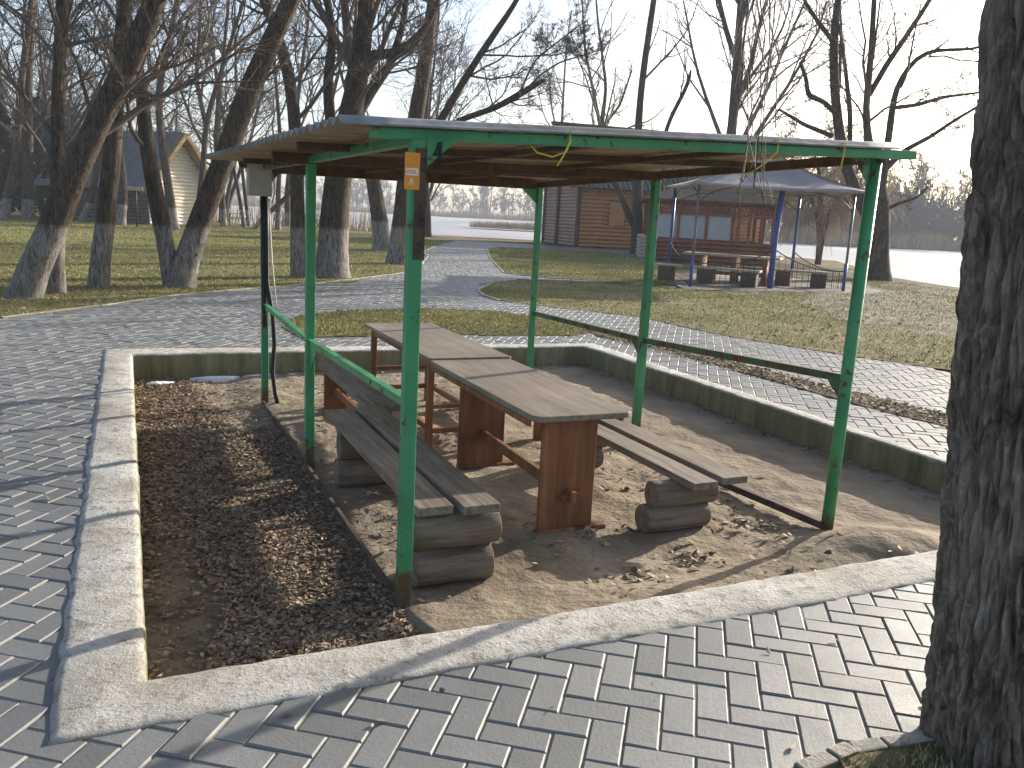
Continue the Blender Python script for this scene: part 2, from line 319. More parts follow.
# concrete kerb framing the pit
def kerb():
    prof_n = 9; rings = []
    for s in range(4):
        a0, a1, b0, b1 = OUT[s], OUT[(s + 1) % 4], IN[s], IN[(s + 1) % 4]; L = np.linalg.norm(b1 - b0); k = int(L / .05)
        for i in range(k):
            t = i / k; o_ = a0 * (1 - t) + a1 * t; i_ = b0 * (1 - t) + b1 * t; rings.append((o_, i_))
    V = []
    for q, (o_, i_) in enumerate(rings):
        d = i_ - o_; L = np.linalg.norm(d); d = d / L
        def P(f, z, amp):
            p = o_ + (i_ - o_) * f; w = amp * .45 * mnoise.noise(Vector((p[0] * 5, p[1] * 5, f * 9))) + amp * mnoise.noise(Vector((p[0] * 23, p[1] * 23, f * 9 + 4)))
            zz = z + (.006 * mnoise.noise(Vector((p[0] * 2, p[1] * 2, 5))) + .006 * mnoise.noise(Vector((p[0] * 13, p[1] * 13, 5)))) * (z > -.1)
            p = p + d * w; return (p[0], p[1], zz)
        V += [P(0, -.06, 0), P(-.01, -.004, .022), P(.04, .008, .018), P(.12, .013, .008), P(.5, .016, .006), P(.88, .017, .006), P(.97, .012, .008), P(1.0, -.008, .008), P(1.0, -.34, .004)]
    m = len(rings); F = [(q * prof_n + j, q * prof_n + j + 1, ((q + 1) % m) * prof_n + j + 1, ((q + 1) % m) * prof_n + j) for q in range(m) for j in range(prof_n - 1)]
    F = [tuple(reversed(f)) for f in F]
    o = link('concrete_kerb', raw_mesh('concrete_kerb', V, F, smooth=True), M['concrete'])
    tag(o, 'weathered concrete kerb framing the sunken sand pit under the green shelter', 'kerb')
kerb()
# ------------------------------------------------------------------ paving
def pip(poly, X, Y):
    inside = np.zeros(len(X), bool); n = len(poly)
    for i in range(n):
        x0, y0 = poly[i]; x1, y1 = poly[(i + 1) % n]
        c = ((y0 > Y) != (y1 > Y)); xi = (x1 - x0) * (Y - y0) / ((y1 - y0) if y1 != y0 else 1e-9) + x0
        inside ^= c & (X < xi)
    return inside
def wp(*pts): return [tuple(U(x, y)[:2]) for x, y in pts]
LAWN_L = [(-60, 6), (-14, 8.6)] + wp((-60, 324), (0, 318), (100, 306), (180, 295), (300, 285), (350, 280), (404, 273), (422, 264), (428, 256), (423, 252), (436, 246), (454, 241)) + [(-4.2, 46.5), (-8, 50), (-60, 52)]
LAWN_R1 = wp((487, 249), (490, 258), (504, 273), (545, 278), (640, 283), (662, 284)) + [(4.6, 24), (5.2, 34), (4.5, 43), (-1, 42)]
LAWN_R2 = wp((478, 290), (484, 296), (500, 301), (560, 308), (640, 317), (720, 335), (850, 356), (960, 372)) + [(8, 8.0), (16, 9), (15, 20), (13.6, 27), (13, 31), (10.6, 31), (10.4, 24.4), (9.6, 23.1), (6.8, 22.2), (4.3, 21.3)] + wp((640, 286), (560, 281), (520, 280), (492, 283))
LAWN_G = wp((282, 327), (296, 317), (340, 311.5), (420, 308.5), (500, 312), (560, 321), (598, 331), (572, 336), (450, 335), (300, 337.5))
STRIP = wp((566, 321), (606, 331), (650, 339), (794, 378), (880, 399), (960, 417)) + wp((960, 430), (880, 411), (794, 387), (650, 346), (600, 337))
TREEPIT = wp((842, 768), (852, 758), (884, 753), (925, 747)) + [(2.1, 2.7), (2.5, 2.2), (2.2, 1.6), (1.4, 1.5), (1.05, 1.9)]
PAVE = [(-16, -2), (12, -2), (12, 8), (9, 9.5)] + wp((1000, 384)) + wp((850, 350), (720, 331), (560, 304), (478, 284), (520, 279), (662, 283)) + [(4.6, 23), (4.2, 21.5), (5, 24), (6, 44), (12, 46), (12, 49), (3, 48), (-2.5, 48.5), (-4.4, 46), (-4.2, 36), (-3.4, 18), (-8, 13), (-16, 9.6)]
def bricks():
    u = .11; a = R(-11.618); ca, sa = math.cos(a), math.sin(a); ox, oy = .13417 * 1.1, 2.51073 * 1.1
    xs = np.arange(-230, 260); gx, gy = np.meshgrid(xs, np.arange(-120, 520)); k = (gx - gy + 1) % 4
    H = k == 0; Vv = k == 3
    bx = np.concatenate([gx[H], gx[Vv]]).astype(float); by = np.concatenate([gy[H], gy[Vv]]).astype(float)
    hor = np.concatenate([np.ones(H.sum(), bool), np.zeros(Vv.sum(), bool)])
    w = np.where(hor, 2., 1.); h = np.where(hor, 1., 2.)
    cx = (bx + w / 2) * u; cy = (by + h / 2) * u; X = ox + ca * cx - sa * cy; Y = oy + sa * cx + ca * cy
    keep = pip(PAVE, X, Y) & ~pip(LAWN_G, X, Y) & ~pip(STRIP, X, Y) & ~pip(MIDQ, X, Y) & ~pip(TREEPIT, X, Y)
    for lw in (LAWN_L, LAWN_R1, LAWN_R2): keep &= ~pip(lw, X, Y)
    keep &= (np.abs(X) < .68 * Y + 3.2) & (Y > -.4)
    X, Y, w, h = X[keep], Y[keep], w[keep] * u, h[keep] * u; N = len(X)
    gap, ch = .0022, .0055
    dx = w / 2 - gap; dy = h / 2 - gap
    tilt = rng.normal(0, .008, (N, 2)); dz = rng.normal(0, .0016, N)
    Vt = np.zeros((N, 12, 3)); sg = [(-1, -1), (1, -1), (1, 1), (-1, 1)]
    for r, (ins, z) in enumerate(((ch, 0.0), (0, -.0055), (0, -.014))):
        for c, (sx, sy) in enumerate(sg):
            lx = sx * (dx - ins); ly = sy * (dy - ins)
            Vt[:, r * 4 + c, 0] = X + ca * lx - sa * ly; Vt[:, r * 4 + c, 1] = Y + sa * lx + ca * ly; Vt[:, r * 4 + c, 2] = z + dz + tilt[:, 0] * lx + tilt[:, 1] * ly
    q = np.array([(0, 1, 2, 3)] + [(4 + c, 4 + (c + 1) % 4, (c + 1) % 4, c) for c in range(4)] + [(8 + c, 8 + (c + 1) % 4, 4 + (c + 1) % 4, 4 + c) for c in range(4)])
    Q = (np.arange(N) * 12)[:, None, None] + q[None]
    o = link('paving', raw_mesh('paving', Vt.reshape(-1, 3), Q.reshape(-1, 4)), M['brick']); o['kind'] = 'structure'; print('bricks', N)
bricks()
sheet('paving_bed', PAVE, -.0062, M['joint'], [MIDQ])
for nm, P_, m_ in (('lawn', LAWN_L, 'lawn'), ('lawn', LAWN_R1, 'lawn'), ('lawn', LAWN_R2, 'lawn_worn'), ('lawn', LAWN_G, 'lawn')): sheet(nm, P_, .006, M[m_])
sheet('dirt_strip', STRIP, .006, M['dirt'])
def ragged(poly, amp):
    out = []
    for i, a in enumerate(poly):
        a = np.array(a); b = np.array(poly[(i + 1) % len(poly)]); k = max(2, int(np.linalg.norm(b - a) / .12))
        for j in range(k):
            p = a + (b - a) * j / k; w = amp * (mnoise.noise(Vector((p[0] * 1.3, p[1] * 1.3, 1))) + .6 * mnoise.noise(Vector((p[0] * 4.1, p[1] * 4.1, 2)))); q = amp * mnoise.noise(Vector((p[0] * 2.1, p[1] * 2.1, 8))); out.append((p[0] + w, p[1] + w * .6 + q))
    return out
sheet('dirt_patch', ragged(wp((790, 299), (830, 292), (872, 289), (930, 296), (968, 306), (968, 340), (930, 337), (905, 327), (860, 322), (835, 312)), .7), .010, M['dirt_pale']); sheet('dirt_patch', ragged(wp((880, 283), (930, 286), (968, 294), (968, 299), (920, 293)), .5), .010, M['dirt_pale'])
sheet('tree_soil', TREEPIT, .010, M['dirt'])
sheet('canopy_floor_slab', [(4.1, 21.0), (7, 22), (9.9, 22.9), (10.8, 24.3), (10.9, 28.6), (4.4, 28.2)], .012, M['dirt_slab'])
# kerb edging of the lawns
def edging(name, pts, label, group='lawn edging stones'):
    mb = MB(); P3 = [Vector((x, y, -.012)) for x, y in pts]
    for a, b in zip(P3, P3[1:]):
        L = (b - a).length; k = max(1, int(L / .9))
        for i in range(k):
            p = a.lerp(b, (i + .01) / k); q = a.lerp(b, (i + .985) / k); mb.bar(p + Vector((0, 0, random.uniform(-.01, .008))), q,   .06, .06)
    tag(mb.build(name, M['concrete'], bevel=.008), label, 'edging', group)
edging('edging_stone', LAWN_R1[:5], 'low stone edging round the far lawn in front of the log cabin')
edging('edging_stone', LAWN_R2[-1:] + LAWN_R2[:3], 'curved stone edging at the pointed tip of the middle lawn')
edging('edging_stone', LAWN_L[3:13], 'long stone edging along the lawn under the big leaning trees')
edging('edging_stone', wp((800, 772), (832, 759), (852, 750), (884, 746), (930, 739)), 'short broken edging round the foreground tree trunk')
# ------------------------------------------------------------------ grass, leaves
def blades(name, poly, n, hmin, hmax, wd, z0=.004, power=1.0, ymax=None, dens=None):
    P_ = np.array(poly); lo, hi = P_.min(0), P_.max(0)
    if ymax: hi[1] = min(hi[1], ymax)
    lo[0] = max(lo[0], -24); X = np.zeros(0); Y = np.zeros(0)
    while len(X) < n:
        x = rng.uniform(lo[0], hi[0], n * 3); y = lo[1] + (hi[1] - lo[1]) * rng.random(n * 3) ** power
        k = pip(poly, x, y) & (np.abs(x) < .66 * y + 1.5); X = np.concatenate([X, x[k]]); Y = np.concatenate([Y, y[k]])
        if k.sum() == 0: break
    X, Y = X[:n], Y[:n]; n = len(X); a = rng.uniform(0, 6.28, n); h = rng.uniform(hmin, hmax, n); le = rng.normal(0, .5, (n, 2)) * h[:, None]
    s = np.maximum(1, Y / 14) ** .7; w = wd * s; V = np.zeros((n, 3, 3))
    V[:, 0] = np.stack([X - np.cos(a) * w, Y - np.sin(a) * w, np.full(n, z0)], 1); V[:, 1] = np.stack([X + np.cos(a) * w, Y + np.sin(a) * w, np.full(n, z0)], 1)
    V[:, 2] = np.stack([X + le[:, 0], Y + le[:, 1], z0 + h], 1)
    o = link(name, raw_mesh(name, V.reshape(-1, 3), tris=np.arange(n * 3).reshape(-1, 3)), M['blades']); o['kind'] = 'stuff'
blades('grass', LAWN_L, 110000, .02, .055, .005, power=1.8)
blades('grass', LAWN_R1, 30000, .02, .05, .005, power=1.4)
blades('grass', LAWN_R2, 60000, .015, .05, .005, power=1.5)
blades('grass', LAWN_G, 22000, .015, .05, .004)
blades('grass', STRIP, 5000, .01, .035, .003)
blades('grass', TREEPIT, 5000, .015, .05, .003)
def leaves(name, n, sampler, size=(.008, .019)):
    pts = np.array([sampler() for _ in range(n)]); V = np.zeros((n, 6, 3))
    yaw = rng.uniform(0, 6.28, n); L = rng.uniform(*size, n); W = L * rng.uniform(.45, .75, n); curl = rng.uniform(-.3, .6, n); pit = rng.normal(0, .26, n); rol = rng.normal(0, .26, n)
    sh = [(-1, 0), (-.25, -1), (.5, -.7), (1, 0), (.5, .7), (-.25, 1)]
    for i, (a, b) in enumerate(sh):
        x = a * L; y = b * W; z = curl * np.abs(y) * .8 + x * np.sin(pit) + y * np.sin(rol) + .006
        V[:, i] = np.stack([pts[:, 0] + x * np.cos(yaw) - y * np.sin(yaw), pts[:, 1] + x * np.sin(yaw) + y * np.cos(yaw), pts[:, 2] + .006 + np.maximum(z, -.006)], 1)
    b = (np.arange(n) * 6)[:, None]; Q = np.concatenate([b + np.array([0, 1, 2, 3]), b + np.array([0, 3, 4, 5])])
    o = link(name, raw_mesh(name, V.reshape(-1, 3), Q), M['leaf']); o['kind'] = 'stuff'; return o
def in_pit(lx, ly):
    x, y = toW(lx, ly); q = [tuple(p) for p in IN]; return pip(q, np.array([x]), np.array([y]))[0]
def s_bed():
    while True:
        lx = random.uniform(-1.3, -.02); ly = random.uniform(-1.4, 5.6)
        if random.random() > (1 if ly < 3.2 else .8): continue
        if ly > 3.2 - 5 * max(-.06, -lx - .35) + 0 and lx > -.3 - (ly - 3.2) * .12 and random.random() > .15: continue
        if lx < -.83 + .06 * math.sin(ly * 5) and ly < 1.2 and random.random() > .15: continue
        if in_pit(lx, ly): x, y = toW(lx, ly); return x, y, floor_z(x, y) + random.random() * .005
leaves('fallen_leaves', 30000, s_bed)
CL = [(random.uniform(0, 2.6), random.uniform(-.2, 5.4), random.uniform(.08, .3)) for _ in range(26)] + [(.05, 2.4, .35), (.2, 2.0, .3), (.1, 1.2, .25), (.3, 2.9, .3), (.6, 4.9, .4), (1.8, 5.2, .5), (2.4, 5.2, .4), (1.2, 5.3, .5), (.15, .8, .2)]
def s_sand():
    while True:
        c = random.choice(CL); lx = random.gauss(c[0], c[2]); ly = random.gauss(c[1], c[2])
        if lx > .02 and in_pit(lx, ly): x, y = toW(lx, ly); return x, y, floor_z(x, y)
leaves('fallen_leaves', 1300, s_sand, (.012, .03))
def s_strip():
    while True:
        t = random.random(); a = np.array(STRIP[1]) * (1 - t) + np.array(STRIP[5]) * t; b = np.array(STRIP[10]) * (1 - t) + np.array(STRIP[6]) * t
        s = random.random(); p = a * (1 - s) + b * s; return p[0], p[1], .004
leaves('fallen_leaves', 1600, s_strip, (.012, .03))
def s_poly(poly, ymax, pw=1.6):
    P_ = np.array(poly); lo, hi = P_.min(0), P_.max(0); lo[0] = max(lo[0], -14); hi[1] = min(hi[1], ymax)
    def f():
        while True:
            x = random.uniform(lo[0], hi[0]); y = lo[1] + (hi[1] - lo[1]) * random.random() ** pw
            if pip(poly, np.array([x]), np.array([y]))[0] and abs(x) < .66 * y + 1: return x, y, .012
    return f
leaves('fallen_leaves', 1800, s_poly(LAWN_L, 22), (.02, .045)); leaves('fallen_leaves', 1200, s_poly(LAWN_R2, 22), (.02, .045)); leaves('fallen_leaves', 350, s_poly(LAWN_G, 22), (.015, .035))
def s_kerbside():
    while True:
        k = random.randrange(4); t = random.random(); p = IN[k] * (1 - t) + IN[(k + 1) % 4] * t; c = sum(IN) / 4; d = (c - p) / np.linalg.norm(c - p); p = p + d * abs(random.gauss(.02, .10)) + np.random.default_rng(random.randrange(10**6)).normal(0, .02, 2)
        if pip([tuple(q) for q in IN], p[:1], p[1:])[0]: return p[0], p[1], floor_z(*p)
leaves('fallen_leaves', 1500, s_kerbside, (.010, .026))
def s_pave():
    while True:
        x = random.uniform(-3.5, 3); y = random.uniform(1.2, 8)
        if pip(PAVE, np.array([x]), np.array([y]))[0] and not pip([tuple(q) for q in OUT], np.array([x]), np.array([y]))[0]: return x, y, -.004
leaves('fallen_leaves', 60, s_pave, (.008, .022))
# old snow along the far kerb wall
def snow():
    mb = MB()
    for lx0, ly0, rx, ry in ((-.86, 5.36, .14, .08), (-.3, 5.55, .30, .045), (.15, 5.58, .20, .03), (.47, 5.58, .10, .03)):
        nn, rr = 22, 5; V = [(*toW(lx0, ly0), FLOOR + .002)]
        for r_ in range(1, rr + 1):
            for k in range(nn):
                an = 2 * math.pi * k / nn; q = r_ / rr * (1 + .55 * mnoise.noise(Vector((math.cos(an) * 2 + lx0 * 5, math.sin(an) * 2, r_ * .2))))
                x, y = toW(lx0 + rx * q * math.cos(an), ly0 + ry * q * math.sin(an)); V.append((x, y, FLOOR - .02 + .022 * (1 - (r_ / rr) ** 2) + (.012 if r_ < rr else -.05)))
        F = [(0, 1 + k, 1 + (k + 1) % nn) for k in range(nn)] + [(1 + (r_ - 1) * nn + k, 1 + r_ * nn + k, 1 + r_ * nn + (k + 1) % nn, 1 + (r_ - 1) * nn + (k + 1) % nn) for r_ in range(1, rr) for k in range(nn)]
        mb.add(V, F, True)
    mb.build('snow', M['snow'])['kind'] = 'stuff'
snow()
# ------------------------------------------------------------------ picnic shelter (local frame: x across, y away, z from the sand)
W0 = (N1[0], N1[1], FLOOR)
sh = thing('picnic_shelter', 'open picnic shelter with green steel posts under a wavy grey sheet roof', 'shelter', W0, AZ)
def zroof(x, y):
    u = (x + .4) / 3.1; v = (y + .055) / 4.65
    return (2.122 * (1 - u) + 2.266 * u) * (1 - v) + (2.138 * (1 - u) + 2.158 * u) * v
posts = [(0, 0, .062, 2.10), (0, 2.25, .06, 2.07), (0, 4.33, .06, 2.08), (2.68, .09, 0, 2.225), (2.68, 2.25, .06, 2.13), (2.68, 4.33, .055, 2.09)]
for x, y, w, zt in posts:
    mb = MB()
    if w: mb.box((x, y, (zt - .25) / 2), (w, w, zt + .25)); o = mb.build('post', M['green'], sh, bevel=.006)
    else: mb.tube([(x, y, -.25), (x, y, 1), (x, y, zt)], .036, 20); o = mb.build('post', M['green'], sh)
MB().box((.0325, -.012, 1.83), (.006, .05, .46)).box((.008, -.033, 1.83), (.043, .005, .46)).build('rusty_strip', M['rusty'], sh, label='rusty brown upper face of the nearest post')
def beam(p0, p1, w, h, mat, bev=.004, name='beam'): return MB().bar(p0, p1, w, h).build(name, mat, sh, bevel=bev)
beam((-.2, .0, 2.108), (2.86, .0, 2.248), .05, .046, M['green'])
beam((-.02, .0, 2.146), (.25, 0, 2.156), .045, .018, M['brown_beam'], name='packing_strip')
beam((.5, .0, 2.166), (2.6, .0, 2.262), .04, .016, M['brown_beam'], name='packing_strip')
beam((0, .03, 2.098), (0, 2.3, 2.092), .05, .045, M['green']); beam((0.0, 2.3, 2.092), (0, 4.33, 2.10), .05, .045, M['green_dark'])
beam((2.68, .04, 2.225), (2.68, 4.36, 2.115), .05, .055, M['brown_beam'])
beam((-.25, 2.25, 2.09), (2.7, 2.25, 2.165), .06, .07, M['brown_beam']); beam((-.15, 4.36, 2.10), (2.72, 4.36, 2.118), .07, .095, M['brown_beam'])
for y, c in ((1.1, 0), (3.3, 2.2)): beam((-.3, y, 2.10), (2.7, y, 2.215 - .02 * c), .045, .04, M['brown_beam'], name='purlin')
for x in (.9, 1.8): beam((x, .03, 2.115 + .045 * x), (x, 4.4, 2.115 + .008 * x), .05, .03, M['brown_beam'], name='purlin')
# roof: corrugated sheets, wave along y
def roof():
    nx, ny = 14, 360; V = []; th = .009
    x0, x1, y0, y1 = -.33, 2.69, -.055, 4.60
    for lay in (0, 1):
        for j in range(ny + 1):
            y = y0 + (y1 - y0) * j / ny
            for i in range(nx + 1):
                xl = x0 - .14 * j / ny; x = xl + (x1 - xl) * i / nx
                wob = .006 * mnoise.noise(Vector((x * 1.1, y * .8, 2))); xx = x + (.035 * mnoise.noise(Vector((round(y / 1.0) * 3.3, 1, i * 0)))) * (1 if i in (0, nx) else 0)
                V.append((xx, y, zroof(x, y) + .016 + wob - .016 * math.cos((y - y0) * 2 * math.pi / .135) + (th if lay == 0 else 0)))
    S = (nx + 1) * (ny + 1); idx = lambda l, j, i: l * S + j * (nx + 1) + i
    F = [(idx(0, j, i), idx(0, j, i + 1), idx(0, j + 1, i + 1), idx(0, j + 1, i)) for j in range(ny) for i in range(nx)]
    top = raw_mesh('roof_sheet', V, F + [(idx(0, j, 0), idx(0, j + 1, 0), idx(1, j + 1, 0), idx(1, j, 0)) for j in range(ny)] + [(idx(0, j + 1, nx), idx(0, j, nx), idx(1, j, nx), idx(1, j + 1, nx)) for j in range(ny)] +
                   [(idx(0, 0, i + 1), idx(0, 0, i), idx(1, 0, i), idx(1, 0, i + 1)) for i in range(nx)] + [(idx(0, ny, i), idx(0, ny, i + 1), idx(1, ny, i + 1), idx(1, ny, i)) for i in range(nx)] +
                   [(idx(1, j, i + 1), idx(1, j, i), idx(1, j + 1, i), idx(1, j + 1, i + 1)) for j in range(ny) for i in range(nx)], smooth=True)
    top.materials.append(M['sheet']); top.materials.append(M['ceiling']); nf = len(top.polygons); mi = np.zeros(nf, np.int32); mi[nf - nx * ny:] = 1; top.polygons.foreach_set('material_index', mi)
    o = bpy.data.objects.new('roof_sheet', top); COL.objects.link(o); o.parent = sh
roof()
# rails and braces
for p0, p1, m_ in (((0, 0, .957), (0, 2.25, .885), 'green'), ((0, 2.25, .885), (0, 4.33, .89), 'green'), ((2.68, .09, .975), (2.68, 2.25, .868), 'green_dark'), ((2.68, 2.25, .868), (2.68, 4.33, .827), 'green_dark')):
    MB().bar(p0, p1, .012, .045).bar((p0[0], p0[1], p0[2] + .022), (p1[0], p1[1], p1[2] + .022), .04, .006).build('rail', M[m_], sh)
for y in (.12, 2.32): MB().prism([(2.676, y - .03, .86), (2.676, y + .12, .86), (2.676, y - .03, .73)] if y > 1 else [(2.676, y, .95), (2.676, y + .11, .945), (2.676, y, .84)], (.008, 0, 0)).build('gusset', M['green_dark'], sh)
MB().prism([(-.004, 2.2, .87), (-.004, 2.0, .87), (-.004, 2.2, .70)], (.008, 0, 0)).build('gusset', M['green'], sh)
MB().bar((2.66, .09, .075), (2.66, 2.25, -.01), .05, .045).build('bottom_rail', M['rusty'], sh, bevel=.004)
MB().bar((-.02, .03, .012), (-.02, 4.3, -.005), .025, .055).build('bottom_rail', M['rusty'], sh, bevel=.004)
gp = MB().prism([(.034, -.034, 2.10), (.165, -.034, 2.105), (.034, -.034, 1.985)], (0, .006, 0)).build('gusset', M['green'], sh, label='green corner plate painted with the number 4')
d4 = MB()
d4.prism([(.062, -.0385, 2.035), (.074, -.0385, 2.035), (.094, -.0385, 2.092), (.081, -.0385, 2.092)], (0, .004, 0)).prism([(.06, -.0387, 2.034), (.103, -.0387, 2.036), (.103, -.0387, 2.046), (.06, -.0387, 2.044)], (0, .004, 0)).prism([(.084, -.0389, 2.018), (.098, -.0389, 2.018), (.098, -.0389, 2.092), (.084, -.0389, 2.092)], (0, .004, 0))
d4.build('number', M['black_print'], gp)
MB().prism([(2.64, .085, 2.22), (2.52, .085, 2.215), (2.64, .085, 2.08)], (0, .008, 0)).build('gusset', M['green'], sh)
MB().prism([(2.65, 4.33, 2.08), (2.47, 4.33, 2.08), (2.65, 4.33, 1.93)], (0, .008, 0)).build('gusset', M['green'], sh)
MB().prism([(.03, 4.33, 2.08), (.15, 4.33, 2.08), (.03, 4.33, 1.93)], (0, .008, 0)).build('gusset', M['green_dark'], sh)
for y in (.02, 4.36, 2.27): MB().box((2.68, y + .04, .015), (.11, .12, .02)).build('base_plate', M['green_dark'], sh)
# orange plate on the nearest post
s_ = thing('notice_plate', 'small orange notice plate with white print fixed to the nearest green post', 'sign', W0, AZ)
px0, pxc, zc = -.064, -.031, 1.965
MB().box((pxc, -.045, zc), (.068, .003, .15), rz=.12).build('plate', M['orange'], s_)
pr = MB(); pr.box((pxc - .002, -.0478, zc - .003), (.056, .002, .03), rz=.12); pr.build('print_band', M['white_print'], s_)
lt = MB()
for i, (dx_, hh) in enumerate(((-.022, .02), (-.012, .022), (-.003, .018), (.006, .022), (.015, .02))):
    lt.box((pxc - .002 + dx_, -.0492 + dx_ * .12, zc - .003), (.0032, .001, hh * .8), rz=.12); lt.box((pxc + .002 + dx_, -.0492 + dx_ * .12, zc - .003 + (.005 if i % 2 else -.005)), (.006, .001, .003), rz=.12)
lt.build('lettering', M['orange'], s_)
gl = MB().prism([(pxc - .013, -.0485, zc - .056), (pxc - .008, -.0485, zc - .056), (pxc - .003, -.0485, zc - .037), (pxc + .003, -.0478, zc - .056), (pxc + .008, -.0478, zc - .056), (pxc - .001, -.0478, zc - .028), (pxc - .005, -.0482, zc - .028)], (0, .002, 0))
gl.build('emblem', M['white_print'], s_)
# grey meter box, cables
b_ = thing('meter_box', 'grey metal electric box hung high on the far left post of the shelter', 'electric box', W0, AZ)
MB().box((-.05, 4.27, 2.0), (.20, .13, .30)).build('case', M['grey_box'], b_, bevel=.006)
MB().box((-.045, 4.203, 2.0), (.17, .006, .27)).build('door', M['grey_box'], b_, bevel=.003)
MB().box((-.16, 4.30, 2.11), (.10, .06, .05)).build('bracket', M['brown_beam'], b_)
c_ = thing('power_cable', 'thick black cable running down the far left green post from the grey box', 'cable', W0, AZ)
pts = [(.01, 4.285, 1.86), (.012, 4.28, 1.5), (.014, 4.28, 1.1), (.06, 4.25, .8), (.072, 4.24, .55), (.055, 4.25, .3), (.075, 4.22, .1), (.1, 4.2, -.02)]
MB().tube(pts, .02, 10).tube([(-.02, 4.285, 1.86), (-.018, 4.285, 1.4), (-.01, 4.285, .9), (.0, 4.29, .7)], .022, 8).build('conduit', M['black'], c_)
MB().tube([(.06, 4.24, 2.05), (.075, 4.22, 1.9), (.05, 4.2, 1.80), (.02, 4.21, 1.83), (.03, 4.24, 1.7), (.05, 4.23, 1.3), (.085, 4.22, .9)], .007, 6).build('wire', M['white_wire'], c_)
# ribbons and dry stalks tied to the front beam
def ribbon(x, pts, label):
    o = MB().tube([(x + a, -.045 + b, 2.124 + .0451 * (x + .2) + c) for a, b, c in pts], .0042, 5).build('yellow_ribbon', M['yellow'], None); o.location = W0; o.rotation_euler = (0, 0, AZ); tag(o, label, 'ribbon', 'yellow ribbons tied to the beam')
ribbon(.66, [(-.13, .06, -.04), (-.1, .05, -.075), (-.03, .03, -.09), (.02, .0, -.065), (.04, -.0, -.02), (.03, -.005, .03), (.035, .0, -.02), (.01, -.0, -.08), (-.02, 0, -.13)], 'yellow ribbon tied in a loose loop on the left half of the front beam')
ribbon(1.86, [(.01, .05, .03), (.012, -.002, .03), (.008, -.002, -.03), (-.04, .03, -.09), (-.11, .12, -.17)], 'yellow ribbon slanting down to the left from the front beam')
ribbon(2.30, [(.01, .05, .03), (.012, -.002, .03), (.008, -.002, -.03), (.0, -.002, -.085), (.004, -.002, -.10)], 'short straight yellow ribbon nearest the right green post')
# ------------------------------------------------------------------ tables and benches
def loc(x, y, z=0): X, Y = toW(x, y); return (X, Y, FLOOR + z)
t = thing('picnic_table', 'nearer brown wooden table with rounded top corners and two wide slab legs', 'table', loc(1.225, 1.45), AZ)
def top_mb(hw, y0, y1, z, th, r):
    poly = []
    for cx_, cy_, a0 in ((hw - r, y0 + r, -90), (hw - .01, y1 - .01, 0), (-hw + .01, y1 - .01, 90), (-hw + r, y0 + r, 180)):
        rr = r if cy_ < (y0 + y1) / 2 else .01
        for k in range(5): an = R(a0 + 22.5 * k); poly.append((cx_ + rr * math.cos(an), cy_ + rr * math.sin(an), z - th))
    return MB().prism(poly, (0, 0, th))
top_mb(.325, -.90, .90, .722, .035, .07).build('tabletop', M['table_top'], t, bevel=.006)
MB().box((-.315, .03, .669), (.02, 1.7, .034)).box((.29, .03, .669), (.02, 1.7, .034)).build('apron', M['table_leg'], t)
for y in (-.80, .52): MB().box((-.045, y, .32), (.345, .05, .735)).build('slab_leg', M['table_leg'], t, bevel=.006); MB().box((0.0, y - .01, .012), (.44, .08, .03)).build('foot', M['table_leg'], t, bevel=.008)
MB().bar((-.045, -.90, .23), (-.045, .64, .25), .03, .07).build('stretcher', M['table_leg'], t, bevel=.004)
MB().bar((-.10, -.85, .22), (.03, -.85, .245), .03, .03).build('wedge', M['table_leg'], t, bevel=.004); MB().bar((-.10, .59, .24), (.03, .59, .26), .03, .03).build('wedge', M['table_leg'], t, bevel=.004)
t = thing('picnic_table', 'farther wooden table on thin square legs with low rungs', 'table', loc(1.235, 3.33), AZ)
top_mb(.335, -.97, .96, .735, .03, .02).build('tabletop', M['table_top'], t, bevel=.005)
for sx in (-1, 1):
    for y in (-.82, .82): MB().bar((sx * .27, y, -.06), (sx * .27, y, .705), .05, .05).build('leg', M['table_leg'], t, bevel=.004)
    MB().box((sx * .27, 0, .67), (.03, 1.6, .06)).build('apron', M['table_leg'], t); MB().bar((sx * .27, -.8, .16), (sx * .27, .8, .16), .03, .045).build('rung', M['table_leg'], t)
for y in (-.82, .82):
    MB().box((0, y, .67), (.5, .03, .06)).build('apron', M['table_leg'], t); MB().bar((-.25, y, .14), (.25, y, .14), .035, .04).build('rung', M['table_leg'], t); MB().bar((-.25, y, .33), (.25, y, .33), .03, .03).build('rung', M['table_leg'], t)
def log_mb(x0, x1, y, z, r, seed):
    pts = []; rad = []
    for i in range(9):
        q = i / 8; pts.append((x0 + (x1 - x0) * q, y + .006 * math.sin(seed + q * 5), z)); rad.append(r * (1 + .02 * math.sin(seed * 3 + q * 6)) * (.985 if i in (0, 8) else 1))
    return MB().tube(pts, rad, 26)
def log_bench(label, x, y, planks, logs, H, tilt=0):
    t = thing('log_bench', label, 'bench', loc(x, y), AZ, 'benches under the shelter')
    for (xa, xb, ya, yb, z) in planks: MB().bar(((xa + xb) / 2, ya, z - .022), ((xa + xb) / 2 + tilt, yb, z - .022), xb - xa, .045).build('plank', M['bench'], t, bevel=.006)
    for i, (xa, xb, yy, z, r) in enumerate(logs): log_mb(xa, xb, yy, z, r, i + x).build('log', M['log'], t, bevel=.006)
    return t
log_bench('long low bench of two grey planks on stacked logs left of the tables', .3, 1.1,
          [(-.205, -.02, -.98, 1.10, .42), (.01, .205, -1.03, 1.12, .425)],
          [(-.20, .20, -.90, .09, .10), (-.215, .225, -.91, .283, .098), (-.21, .23, .70, .085, .098), (-.2, .21, .69, .275, .098)], .42)
